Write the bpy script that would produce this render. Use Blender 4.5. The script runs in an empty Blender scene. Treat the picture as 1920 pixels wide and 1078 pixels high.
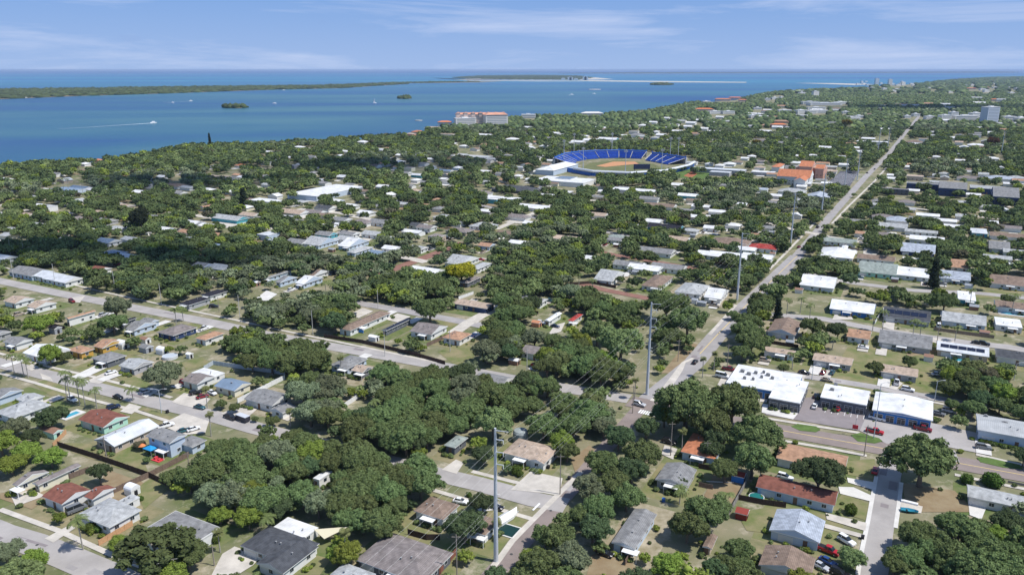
import bpy, math, random
import numpy as np
from mathutils import Vector, Matrix
R = random.Random(7)
rng = np.random.default_rng(11)
sc = bpy.context.scene
COL = sc.collection
# ------------------------------------------------------------------ camera
F = 1450.0; CH = 120.0; PT = math.atan((539 - 131) / F)
cam = bpy.data.cameras.new('camera'); camo = bpy.data.objects.new('camera', cam); COL.objects.link(camo)
camo.location = (0, 0, CH); camo.rotation_euler = (math.pi / 2 - PT, 0, 0)
cam.sensor_width = 36; cam.lens = 36 * F / 1920; cam.clip_start = 1; cam.clip_end = 300000
sc.camera = camo
# ------------------------------------------------------------------ light
SUN_EL, SUN_AZ = math.radians(60), math.radians(108)      # azimuth clockwise from +Y
SUN_DIR = Vector((math.sin(SUN_AZ) * math.cos(SUN_EL), math.cos(SUN_AZ) * math.cos(SUN_EL), math.sin(SUN_EL)))
w = bpy.data.worlds.new('World'); sc.world = w; w.use_nodes = True
nt = w.node_tree; nt.nodes.clear()
def N(t, **k):
    n = nt.nodes.new(t)
    for a, b in k.items(): setattr(n, a, b)
    return n
out = N('ShaderNodeOutputWorld'); bg = N('ShaderNodeBackground'); bg.inputs[1].default_value = 0.13
sky = N('ShaderNodeTexSky', sky_type='NISHITA'); sky.sun_disc = False
sky.sun_elevation = SUN_EL; sky.sun_rotation = SUN_AZ; sky.air_density = 1.0; sky.dust_density = 0.3; sky.ozone_density = 4.0
tint = N('ShaderNodeMix', data_type='RGBA', blend_type='MULTIPLY'); tint.inputs[0].default_value = 1
tint.inputs[7].default_value = (0.85, 0.92, 1.0, 1)
tc = N('ShaderNodeTexCoord'); mp = N('ShaderNodeMapping'); mp.inputs['Scale'].default_value = (1.0, 1.0, 9.0)
n1 = N('ShaderNodeTexNoise'); n1.inputs['Scale'].default_value = 3.2; n1.inputs['Detail'].default_value = 9; n1.inputs['Roughness'].default_value = 0.62; n1.inputs['Distortion'].default_value = 0.4
rp = N('ShaderNodeValToRGB'); rp.color_ramp.elements[0].position = 0.50; rp.color_ramp.elements[1].position = 0.72
rp.color_ramp.elements[1].color = (0.5, 0.5, 0.5, 1)
mp2 = N('ShaderNodeMapping'); mp2.inputs['Scale'].default_value = (1.0, 1.0, 4.5); mp2.inputs['Location'].default_value = (0.3, 0, 0.9)
n2 = N('ShaderNodeTexNoise'); n2.inputs['Scale'].default_value = 6.0; n2.inputs['Detail'].default_value = 7; n2.inputs['Roughness'].default_value = 0.55
rp2 = N('ShaderNodeValToRGB'); rp2.color_ramp.elements[0].position = 0.62; rp2.color_ramp.elements[1].position = 0.78
rp2.color_ramp.elements[1].color = (0.45, 0.45, 0.45, 1)
mx = N('ShaderNodeMix', data_type='RGBA'); mx.inputs[7].default_value = (5.2, 5.7, 7.2, 1)
mx2 = N('ShaderNodeMix', data_type='RGBA'); mx2.inputs[7].default_value = (2.0, 2.7, 4.8, 1)
L = nt.links.new
L(tc.outputs['Generated'], mp.inputs[0]); L(mp.outputs[0], n1.inputs['Vector']); L(n1.outputs['Fac'], rp.inputs[0])
L(tc.outputs['Generated'], mp2.inputs[0]); L(mp2.outputs[0], n2.inputs['Vector']); L(n2.outputs['Fac'], rp2.inputs[0])
sx = N('ShaderNodeSeparateXYZ'); L(tc.outputs['Generated'], sx.inputs[0]); hr = N('ShaderNodeMapRange'); hr.interpolation_type = 'SMOOTHSTEP'
hr.inputs['From Min'].default_value = 0.0; hr.inputs['From Max'].default_value = 0.38; hr.inputs['To Min'].default_value = 0.92; hr.inputs['To Max'].default_value = 0.0; L(sx.outputs[2], hr.inputs['Value'])
hg = N('ShaderNodeMapRange'); hg.inputs['From Min'].default_value = 0.0; hg.inputs['From Max'].default_value = 0.09; L(sx.outputs[2], hg.inputs['Value'])
hc = N('ShaderNodeMix', data_type='RGBA'); hc.inputs[6].default_value = (2.5, 3.65, 6.1, 1); hc.inputs[7].default_value = (1.2, 2.4, 5.4, 1); L(hg.outputs[0], hc.inputs[0])
hz_ = N('ShaderNodeMix', data_type='RGBA'); L(hr.outputs[0], hz_.inputs[0]); L(tint.outputs[2], hz_.inputs[6]); L(hc.outputs[2], hz_.inputs[7])
L(sky.outputs[0], tint.inputs[6]); L(hz_.outputs[2], mx2.inputs[6]); L(rp2.outputs[0], mx2.inputs[0])
L(mx2.outputs[2], mx.inputs[6]); L(rp.outputs[0], mx.inputs[0]); L(mx.outputs[2], bg.inputs[0]); L(bg.outputs[0], out.inputs[0])
sl = bpy.data.lights.new('sun', 'SUN'); sl.energy = 4.5; sl.angle = math.radians(0.5); sl.color = (1, 0.965, 0.91)
so = bpy.data.objects.new('sun', sl); COL.objects.link(so); so.rotation_euler = SUN_DIR.to_track_quat('Z', 'Y').to_euler()
so.location = (0, 0, 500)
sc.view_settings.view_transform = 'Standard'; sc.view_settings.look = 'None'; sc.view_settings.exposure = 0.07; sc.view_settings.gamma = 1
sc.cycles.max_bounces = 5; sc.cycles.transparent_max_bounces = 12
sc.cycles.use_adaptive_sampling = True

# ------------------------------------------------------------------ projection helpers (pixels of the 1920 px photograph)
def G(px, py, z=0.0):
    a = (px - 960) / F; b = (539 - py) / F
    dy = math.cos(PT) + b * math.sin(PT); dz = -math.sin(PT) + b * math.cos(PT)
    t = (CH - z) / -dz
    return Vector((a * t, dy * t, z))
def PR(x, y, z=0.0):
    d = y * math.cos(PT) - (z - CH) * math.sin(PT)
    u = y * math.sin(PT) + (z - CH) * math.cos(PT)
    if d < 1: return -9999, -9999, 1
    return 960 + F * x / d, 539 - F * u / d, d
GA = math.radians(28)
E_ = Vector((math.cos(GA), -math.sin(GA), 0)); N_ = Vector((math.sin(GA), math.cos(GA), 0))
# keep-out mask in 8 px cells: cells where the photo shows something other than a tree crown
MW, MH = 240, 136
keep = np.zeros((MH, MW), bool)
def mark(px, py, r=0):
    x0, x1 = int((px - r) // 8), int((px + r) // 8); y0, y1 = int((py - r) // 8), int((py + r) // 8)
    for j in range(max(0, y0), min(MH, y1 + 1)):
        for i in range(max(0, x0), min(MW, x1 + 1)): keep[j, i] = True
def mark_poly(pts):
    xs = [p[0] for p in pts]; ys = [p[1] for p in pts]
    for j in range(max(0, int(min(ys) // 8)), min(MH, int(max(ys) // 8) + 1)):
        for i in range(max(0, int(min(xs) // 8)), min(MW, int(max(xs) // 8) + 1)):
            x, y = i * 8 + 4, j * 8 + 4; ins = False
            for k in range(len(pts)):
                (xa, ya), (xb, yb) = pts[k], pts[k - 1]
                if (ya > y) != (yb > y) and x < (xb - xa) * (y - ya) / (yb - ya) + xa: ins = not ins
            if ins: keep[j, i] = True

# ------------------------------------------------------------------ materials
MATS = {}
def mat(name, c, rough=0.8, var=0.0, scale=1.0, spec=0.3, metal=0.0, c2=None, stripe=None, bump=0.0, detail=4, island=0.0, objrand=0.0, trans=0.0):
    if name in MATS: return MATS[name]
    m = bpy.data.materials.new(name); m.use_nodes = True; t = m.node_tree; b = t.nodes['Principled BSDF']
    b.inputs['Roughness'].default_value = rough; b.inputs['Specular IOR Level'].default_value = spec; b.inputs['Metallic'].default_value = metal
    b.inputs['Base Color'].default_value = (*c, 1)
    ln = t.links.new
    cur = None
    co = t.nodes.new('ShaderNodeTexCoord')
    if var or c2:
        nz = t.nodes.new('ShaderNodeTexNoise'); nz.inputs['Scale'].default_value = scale; nz.inputs['Detail'].default_value = detail; nz.inputs['Roughness'].default_value = 0.6
        ln(co.outputs['Object'], nz.inputs['Vector'])
        r = t.nodes.new('ShaderNodeValToRGB'); r.color_ramp.elements[0].position = 0.34; r.color_ramp.elements[1].position = 0.66
        a = c2 if c2 else tuple(x * (1 - var) for x in c); d = c if c2 else tuple(min(1, x * (1 + var)) for x in c)
        r.color_ramp.elements[0].color = (*a, 1); r.color_ramp.elements[1].color = (*d, 1)
        ln(nz.outputs['Fac'], r.inputs[0]); cur = r.outputs[0]
        if bump:
            bp = t.nodes.new('ShaderNodeBump'); bp.inputs['Strength'].default_value = bump; bp.inputs['Distance'].default_value = 0.3
            ln(nz.outputs['Fac'], bp.inputs['Height']); ln(bp.outputs[0], b.inputs['Normal'])
    if stripe:
        wv = t.nodes.new('ShaderNodeTexWave'); wv.wave_type = 'BANDS'; wv.bands_direction = stripe[0]; wv.inputs['Scale'].default_value = stripe[1]
        wv.inputs['Distortion'].default_value = stripe[3] if len(stripe) > 3 else 0.0
        ln(co.outputs['Object'], wv.inputs['Vector'])
        mr = t.nodes.new('ShaderNodeMapRange'); mr.inputs['To Min'].default_value = 1 - stripe[2]; mr.inputs['To Max'].default_value = 1.0
        ln(wv.outputs['Fac'], mr.inputs['Value'])
        mm = t.nodes.new('ShaderNodeMix'); mm.data_type = 'RGBA'; mm.blend_type = 'MULTIPLY'; mm.inputs[0].default_value = 1
        if cur: ln(cur, mm.inputs[6])
        else: mm.inputs[6].default_value = (*c, 1)
        ln(mr.outputs[0], mm.inputs[7]); cur = mm.outputs[2]
    if island or objrand:
        hs = t.nodes.new('ShaderNodeHueSaturation')
        val = None
        if island:
            g = t.nodes.new('ShaderNodeNewGeometry'); mr = t.nodes.new('ShaderNodeMapRange')
            mr.inputs['To Min'].default_value = 1 - island; mr.inputs['To Max'].default_value = 1 + island
            ln(g.outputs['Random Per Island'], mr.inputs['Value']); val = mr.outputs[0]
        if objrand:
            oi = t.nodes.new('ShaderNodeObjectInfo'); mr = t.nodes.new('ShaderNodeMapRange')
            mr.inputs['To Min'].default_value = 1 - objrand; mr.inputs['To Max'].default_value = 1 + objrand
            ln(oi.outputs['Random'], mr.inputs['Value'])
            if val:
                mu = t.nodes.new('ShaderNodeMath'); mu.operation = 'MULTIPLY'; ln(val, mu.inputs[0]); ln(mr.outputs[0], mu.inputs[1]); val = mu.outputs[0]
            else: val = mr.outputs[0]
            mh = t.nodes.new('ShaderNodeMapRange'); mh.inputs['To Min'].default_value = 0.475; mh.inputs['To Max'].default_value = 0.525
            ln(oi.outputs['Random'], mh.inputs['Value']); ln(mh.outputs[0], hs.inputs['Hue'])
        ln(val, hs.inputs['Value'])
        if cur: ln(cur, hs.inputs['Color'])
        else: hs.inputs['Color'].default_value = (*c, 1)
        cur = hs.outputs[0]
    if cur: ln(cur, b.inputs['Base Color'])
    MATS[name] = m
    return m

# ------------------------------------------------------------------ mesh helpers
class MB:
    def __init__(s): s.v = []; s.f = []; s.m = []
    def poly(s, pts, mi=0):
        n = len(s.v); s.v += [tuple(p) for p in pts]; s.f.append(tuple(range(n, n + len(pts)))); s.m.append(mi)
    def box(s, x0, x1, y0, y1, z0, z1, mi=0):
        n = len(s.v)
        s.v += [(x0,y0,z0),(x1,y0,z0),(x1,y1,z0),(x0,y1,z0),(x0,y0,z1),(x1,y0,z1),(x1,y1,z1),(x0,y1,z1)]
        for q in ((3,2,1,0),(4,5,6,7),(0,1,5,4),(1,2,6,5),(2,3,7,6),(3,0,4,7)):
            s.f.append(tuple(n + i for i in q)); s.m.append(mi)
    def prism(s, pts, z0, z1, mi=0):
        n = len(s.v); k = len(pts)
        s.v += [(p[0], p[1], z0) for p in pts] + [(p[0], p[1], z1) for p in pts]
        s.f.append(tuple(n + i for i in reversed(range(k)))); s.m.append(mi)
        s.f.append(tuple(n + k + i for i in range(k))); s.m.append(mi)
        for i in range(k):
            j = (i + 1) % k; s.f.append((n + i, n + j, n + k + j, n + k + i)); s.m.append(mi)
    def tube(s, pts, rad, k=8, mi=0, cap=True):
        pts = [Vector(p) for p in pts]; rings = []
        for i, p in enumerate(pts):
            d = (pts[min(i + 1, len(pts) - 1)] - pts[max(i - 1, 0)]).normalized()
            a = d.cross(Vector((0, 0, 1)) if abs(d.z) < 0.9 else Vector((1, 0, 0))).normalized(); b = d.cross(a)
            r = rad[i] if isinstance(rad, (list, tuple)) else rad
            n = len(s.v); rings.append(n)
            for q in range(k):
                t = 2 * math.pi * q / k; s.v.append(tuple(p + a * math.cos(t) * r + b * math.sin(t) * r))
        for i in range(len(rings) - 1):
            for q in range(k):
                s.f.append((rings[i] + q, rings[i] + (q + 1) % k, rings[i + 1] + (q + 1) % k, rings[i + 1] + q)); s.m.append(mi)
        if cap:
            s.f.append(tuple(rings[0] + q for q in reversed(range(k)))); s.m.append(mi)
            s.f.append(tuple(rings[-1] + q for q in range(k))); s.m.append(mi)
    def mesh(s, name, mats, smooth=False):
        me = bpy.data.meshes.new(name); me.from_pydata(s.v, [], s.f)
        for m in (mats if isinstance(mats, (list, tuple)) else [mats]): me.materials.append(m)
        if any(s.m): me.polygons.foreach_set('material_index', s.m)
        if smooth: me.polygons.foreach_set('use_smooth', [True] * len(s.f))
        me.update(); return me
def link(name, me, parent=None, loc=None, rz=0):
    o = bpy.data.objects.new(name, me); COL.objects.link(o)
    if parent: o.parent = parent
    if loc is not None: o.location = loc
    if rz: o.rotation_euler.z = rz
    return o
def obj(name, mb, mats, parent=None, loc=None, rz=0, smooth=False):
    return link(name, mb.mesh(name, mats, smooth), parent, loc, rz)
THINGS = []    # (object, px, py, desc or None)
def tag(o, label, cat, group=None, px=None, desc=None):
    o['label'] = label or ''; o['category'] = cat
    if group: o['group'] = group
    if desc and not label: THINGS.append((o, px, desc, cat))
    return o
def root(name, loc, rz=0): return link(name, None, None, loc, rz)
def struct(o, kind='structure'): o['kind'] = kind; return o
def npmesh(name, V, Fc, mats, smooth=False, mi=None):
    k = Fc.shape[1]; me = bpy.data.meshes.new(name)
    me.vertices.add(len(V)); me.vertices.foreach_set('co', V.astype(np.float32).ravel())
    me.loops.add(Fc.size); me.loops.foreach_set('vertex_index', Fc.astype(np.int32).ravel())
    me.polygons.add(len(Fc)); me.polygons.foreach_set('loop_start', np.arange(0, Fc.size, k, dtype=np.int32))
    for m in (mats if isinstance(mats, (list, tuple)) else [mats]): me.materials.append(m)
    if mi is not None: me.polygons.foreach_set('material_index', mi.astype(np.int32))
    if smooth: me.polygons.foreach_set('use_smooth', np.ones(len(Fc), bool))
    me.update(calc_edges=True); return me

# ------------------------------------------------------------------ setting: ground, water, islands, roads
M_ground = mat('ground', (0.275, 0.24, 0.16), 0.95, c2=(0.12, 0.145, 0.06), scale=0.05, detail=12, spec=0.1)
g = M_ground.node_tree; b = g.nodes['Principled BSDF']
co = g.nodes.new('ShaderNodeTexCoord'); nz = g.nodes.new('ShaderNodeTexNoise'); nz.inputs['Scale'].default_value = 0.11; nz.inputs['Detail'].default_value = 10; nz.inputs['Roughness'].default_value = 0.7
r = g.nodes.new('ShaderNodeValToRGB'); r.color_ramp.elements[0].position = 0.52; r.color_ramp.elements[1].position = 0.66
mm = g.nodes.new('ShaderNodeMix'); mm.data_type = 'RGBA'; mm.inputs[7].default_value = (0.42, 0.37, 0.28, 1)
src = b.inputs['Base Color'].links[0].from_socket
g.links.new(co.outputs['Object'], nz.inputs['Vector']); g.links.new(nz.outputs['Fac'], r.inputs[0]); g.links.new(r.outputs[0], mm.inputs[0])
g.links.new(src, mm.inputs[6]); g.links.new(mm.outputs[2], b.inputs['Base Color'])
M_road = mat('road', (0.37, 0.345, 0.325), 0.9, var=0.13, scale=0.12, detail=10)
M_main = mat('main_road', (0.33, 0.31, 0.30), 0.9, var=0.13, scale=0.15, detail=10)
M_brownroad = mat('brown_road', (0.25, 0.205, 0.185), 0.9, var=0.12, scale=0.15, detail=10)
M_brick = mat('brick_road', (0.25, 0.13, 0.10), 0.9, var=0.15, scale=0.2)
M_conc = mat('concrete', (0.52, 0.48, 0.42), 0.9, var=0.15, scale=0.25, detail=8)
M_concw = mat('pale_concrete', (0.62, 0.60, 0.56), 0.9, var=0.10, scale=0.25, detail=8)
M_lot = mat('lot', (0.25, 0.22, 0.22), 0.9, var=0.10, scale=0.2, detail=8)
M_lawn = mat('lawn', (0.13, 0.165, 0.055), 0.95, c2=(0.27, 0.23, 0.13), scale=0.14, detail=10, spec=0.1)
M_green = mat('green_grass', (0.10, 0.155, 0.045), 0.95, var=0.25, scale=0.3, detail=8, spec=0.1)
M_dirt = mat('dirt', (0.23, 0.165, 0.095), 0.95, c2=(0.30, 0.24, 0.15), scale=0.2, detail=9, spec=0.1)
M_yellow = mat('yellow_paint', (0.62, 0.47, 0.20), 0.8)
M_wpaint = mat('white_paint', (0.8, 0.8, 0.78), 0.7)
M_sand = mat('sand', (0.52, 0.49, 0.43), 0.9, var=0.1, scale=0.01)

coast = [(0,316),(60,312),(120,308),(180,304),(240,300),(300,288),(350,277),(480,274),(600,267),(700,260),(760,256),(800,247),(845,232),(960,222),(1100,217),(1200,212),(1290,195),(1380,188),(1440,175),(1500,171),(1600,167),(1640,162),(1720,158),(1780,151),(1860,146),(2000,143)]
cp = [G(*p) for p in coast]
c0 = cp[0]
land = [Vector((-6000, c0.y - 2500, 0)), Vector((-1800, c0.y - 420, 0))] + cp + [Vector((80000, cp[-1].y, 0)), Vector((80000, -3000, 0)), Vector((-6000, -3000, 0))]
mb = MB(); mb.poly([(p.x, p.y, 0) for p in reversed(land)])
for i in range(1, len(land) - 3):
    a, b2 = land[i], land[i + 1]; mb.poly([(a.x, a.y, 0), (b2.x, b2.y, 0), (b2.x, b2.y, -1.5), (a.x, a.y, -1.5)])
ground = struct(obj('ground', mb, M_ground))
# water: colour is that of the shallow and deep sea bed, with long streaks of seagrass and sand
M_water = bpy.data.materials.new('water'); M_water.use_nodes = True
t = M_water.node_tree; b = t.nodes['Principled BSDF']; b.inputs['Roughness'].default_value = 0.28; b.inputs['Specular IOR Level'].default_value = 0.06
co = t.nodes.new('ShaderNodeTexCoord')
def wn(scale, sx, sy, det=5, dist=0.0):
    m = t.nodes.new('ShaderNodeMapping'); m.inputs['Scale'].default_value = (sx, sy, 1); m.inputs['Rotation'].default_value = (0, 0, 0.12)
    n = t.nodes.new('ShaderNodeTexNoise'); n.inputs['Scale'].default_value = scale; n.inputs['Detail'].default_value = det; n.inputs['Distortion'].default_value = dist
    t.links.new(co.outputs['Object'], m.inputs[0]); t.links.new(m.outputs[0], n.inputs['Vector']); return n.outputs['Fac']
def ramp(f, st):
    r = t.nodes.new('ShaderNodeValToRGB'); r.color_ramp.elements[0].position = st[0][0]; r.color_ramp.elements[0].color = (*st[0][1], 1)
    r.color_ramp.elements[1].position = st[-1][0]; r.color_ramp.elements[1].color = (*st[-1][1], 1)
    for p, c in st[1:-1]: e = r.color_ramp.elements.new(p); e.color = (*c, 1)
    t.links.new(f, r.inputs[0]); return r.outputs[0]
col = ramp(wn(0.0016, 0.35, 1.0, 6, 0.6), [(0.36, (0.006, 0.060, 0.165)), (0.50, (0.018, 0.098, 0.155)), (0.64, (0.050, 0.145, 0.165))])
# far sea (the gulf beyond the barrier islands) runs turquoise, then deep blue
sp = t.nodes.new('ShaderNodeSeparateXYZ'); t.links.new(co.outputs['Object'], sp.inputs[0])
mr = t.nodes.new('ShaderNodeMapRange'); mr.inputs['From Min'].default_value = 3500; mr.inputs['From Max'].default_value = 9000; t.links.new(sp.outputs['Y'], mr.inputs['Value'])
gulf = ramp(wn(0.00045, 0.15, 1.0, 4, 0.3), [(0.38, (0.01, 0.10, 0.27)), (0.62, (0.03, 0.22, 0.30))])
mx = t.nodes.new('ShaderNodeMix'); mx.data_type = 'RGBA'; t.links.new(mr.outputs[0], mx.inputs[0]); t.links.new(col, mx.inputs[6]); t.links.new(gulf, mx.inputs[7])
mr2 = t.nodes.new('ShaderNodeMapRange'); mr2.inputs['From Min'].default_value = 14000; mr2.inputs['From Max'].default_value = 40000; t.links.new(sp.outputs['Y'], mr2.inputs['Value'])
mx2 = t.nodes.new('ShaderNodeMix'); mx2.data_type = 'RGBA'; t.links.new(mr2.outputs[0], mx2.inputs[0]); t.links.new(mx.outputs[2], mx2.inputs[6]); mx2.inputs[7].default_value = (0.012, 0.085, 0.26, 1)
t.links.new(mx2.outputs[2], b.inputs['Base Color'])
bn = t.nodes.new('ShaderNodeTexNoise'); bn.inputs['Scale'].default_value = 0.15; bn.inputs['Detail'].default_value = 4; t.links.new(co.outputs['Object'], bn.inputs['Vector'])
bp = t.nodes.new('ShaderNodeBump'); bp.inputs['Strength'].default_value = 0.35; bp.inputs['Distance'].default_value = 1.5
t.links.new(bn.outputs['Fac'], bp.inputs['Height']); t.links.new(bp.outputs[0], b.inputs['Normal'])
mb = MB(); S = 90000; mb.poly([(-S, -3500, -1.0), (S, -3500, -1.0), (S, S, -1.0), (-S, S, -1.0)])
struct(obj('water', mb, M_water))

ZL = {}
def zl(layer):
    base, step = {'plot': (.002, .0006), 'low': (.100, .0006), 'road': (.140, .0006), 'lot': (.170, .001), 'walk': (.182, .0006), 'drive': (.210, .0004)}[layer]
    ZL[layer] = ZL.get(layer, -1) + 1; return base + step * ZL[layer]
def strip_mesh(wp, width, z):
    mb = MB(); n = len(wp); Lp = []; Rp = []
    for i in range(n):
        d = (wp[min(i + 1, n - 1)] - wp[max(i - 1, 0)]); d.z = 0; d.normalize(); s = Vector((d.y, -d.x, 0))
        ww = width[i] if isinstance(width, list) else width
        Lp.append(wp[i] - s * ww / 2); Rp.append(wp[i] + s * ww / 2)
    for i in range(n - 1):
        mb.poly([(q.x, q.y, z) for q in (Lp[i], Rp[i], Rp[i + 1], Lp[i + 1])])
    return mb
ROADS = []
def road(name, px, width, m, z, vis=True, w=True):
    z = zl('walk' if name in ('sidewalk', 'kerb') else 'road')
    wp = [G(*p) for p in px]
    o = struct(obj(name, strip_mesh(wp, width, z), m))
    if width > 4 if not isinstance(width, list) else True: ROADS.append(([(p.x, p.y) for p in wp], (width if not isinstance(width, list) else max(width)) / 2))
    for i in range(len(wp) - 1):
        seg = wp[i + 1] - wp[i]; n = max(2, int(seg.length / 2))
        dd = seg.normalized(); s = Vector((dd.y, -dd.x, 0))
        for k in range(n + 1):
            q = wp[i] + seg * k / n
            for e in ((-.4, 0, .4) if width > 3 and wp[i].length < 600 else (0,)) if not isinstance(width, list) else (0,):
                a, bb, _ = PR(*(q + s * width * e)); 
                if vis is True or any(x0 <= a <= x1 for x0, x1 in (vis or [])): mark(a, bb)
    return wp
def patch(name, px, m, z=0.012, vis=True, kind='structure'):
    z = zl({'driveway': 'drive', 'concrete_pad': 'drive', 'grass_island': 'drive', 'parking_lot': 'lot', 'lane': 'lot'}.get(name, 'low'))
    mb = MB(); ps = [G(*p) for p in px]
    ar = sum(ps[i - 1].x * ps[i].y - ps[i].x * ps[i - 1].y for i in range(len(ps)))
    if ar < 0: ps.reverse()
    mb.poly([(p.x, p.y, z) for p in ps])
    if vis: mark_poly(px)
    return struct(obj(name, mb, m))
# streets
main_px = [(900,1105),(985,1010),(1085,900),(1200,765),(1302,680),(1345,628),(1400,572),(1495,480),(1560,402),(1625,330),(1668,287),(1705,240),(1727,214)]
road('road', main_px[:4], 5.5, M_brownroad, 0.010, vis=[(1185,1215)]); mw = road('road', main_px[3:8], 9.0, M_main, 0.010, vis=[(1240,1400),(1462,1560)]); road('road', main_px[7:], 6.8, M_main, 0.010, vis=[(1575,1735)])
struct(obj('road_marking', strip_mesh([G(*p) for p in [(1312,664),(1345,628),(1400,572),(1495,480)]], 0.4, 0.168), M_yellow))
road('road', [(-60,665),(0,681),(150,719),(300,757),(400,780),(480,803),(640,843),(810,887),(900,908),(1000,936),(1062,948)], 7.8, M_road, 0.014, vis=[(-60,480),(806,1070)])
road('road', [(-80,510),(0,527),(120,552),(280,583),(400,606),(500,628),(650,655),(780,678),(1000,718),(1180,748)], 8.4, M_road, 0.014, vis=[(-80,165),(170,205),(300,432),(632,785),(1060,1100),(1150,1200)])
road('road', [(-90,962),(0,1000),(60,1018),(130,1046),(205,1078),(260,1105)], 8.2, M_road, 0.010, vis=[(-90,230)])
road('road', [(1180,752),(1300,777),(1440,803),(1640,838),(1760,862),(1920,891),(2050,918)], 9.8, M_brownroad, 0.014, vis=[(1180,1225),(1440,1680),(1790,1925)])
struct(obj('road_marking', strip_mesh([G(*p) for p in [(1440,803),(1640,838),(1760,862),(1920,891),(2050,918)]], 0.35, 0.168), M_yellow))
road('road', [(1632,1110),(1641,1050),(1655,960),(1667,890),(1676,852)], 6.6, M_road, 0.018, vis=[(1600,1700)])
road('road', [(1395,690),(1470,700),(1560,713),(1640,726),(1750,746),(1850,764)], 5.5, M_road, 0.014, vis=[(1470,1755)])
road('road', [(1440,590),(1543,598),(1653,620),(1815,643),(1891,651),(1990,668)], 7.5, M_road, 0.014, vis=[(1543,1915)])
road('road', [(1500,510),(1600,531),(1715,545),(1835,550),(1990,566)], 7.0, M_road, 0.014, vis=[(1590,1650),(1700,1745),(1790,1920)])
road('road', [(640,560),(680,570),(763,584),(880,606),(960,622),(1060,645)], 7.5, M_main, 0.014, vis=[(676,768),(860,905)])
road('road', [(850,625),(880,604),(925,580),(985,550)], 6.5, M_conc, 0.018, vis=[(845,935)])
road('brick_road', [(700,520),(743,503),(813,477),(870,455)], 8.0, M_brick, 0.014, vis=[(735,820)])
road('brick_road', [(1090,532),(1130,543),(1195,556),(1290,575)], 6.5, M_brick, 0.014, vis=[(1120,1200)])
road('brick_road', [(1050,455),(1150,478),(1283,500),(1400,525)], 6.5, M_brick, 0.014, vis=[(1140,1180),(1255,1290)])
road('road', [(880,380),(1000,408),(1080,425),(1200,447)], 7.0, M_main, 0.014, vis=[(980,1020)])
road('road', [(300,395),(420,412),(560,440),(700,470),(800,492)], 7.5, M_conc, 0.014, vis=[(370,420),(640,700)])
road('road', [(560,392),(640,400),(760,425)], 7.0, M_conc, 0.014, vis=[(590,660)])
road('road', [(1400,400),(1460,425),(1560,445),(1660,462)], 6.5, M_conc, 0.014, vis=False)
road('road', [(1660,384),(1740,394),(1880,412)], 6.5, M_conc, 0.014, vis=[(1700,1740)])
road('road', [(930,430),(990,405),(1050,378)], 6.0, M_conc, 0.018, vis=[(940,985)])
# pavements
for pts in ([(-40,652),(0,663),(92,688),(184,709),(269,731),(322,746)], [(0,700),(69,719),(121,735),(188,754),(250,769),(309,788),(345,800)],
            [(0,955),(112,996),(160,1018),(225,1047),(300,1075)], [(885,884),(960,903),(1050,924)], [(802,916),(870,936),(1000,974)],
            [(925,1062),(935,1050),(960,1015),(1006,968),(1052,922),(1090,885)], [(0,500),(80,520),(190,547),(330,577),(440,600),(520,618),(700,655),(820,680)],
            [(1222,752),(1240,736),(1282,680),(1300,672)], [(1243,737),(1262,716),(1276,695),(1282,680)], [(1380,572),(1330,628)], [(1440,785),(1520,798),(1612,812)], [(1440,822),(1560,842),(1625,855)],
            [(1790,890),(1850,903),(1920,917),(2000,935)], [(1830,852),(1920,873),(1990,888)], [(1700,745),(1833,770)]):
    road('sidewalk', pts, 1.7, M_conc, 0.030)
for pts in ([(1643,893),(1628,975),(1612,1050),(1608,1078)], [(1690,905),(1686,940),(1679,990)]):
    road('kerb', pts, 1.1, M_concw, 0.034)
road('sidewalk', [(1560,420),(1590,388),(1640,340),(1662,315)], 2.0, M_conc, 0.03); road('sidewalk', [(1440,508),(1470,478),(1528,418)], 1.8, M_conc, 0.03)
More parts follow.
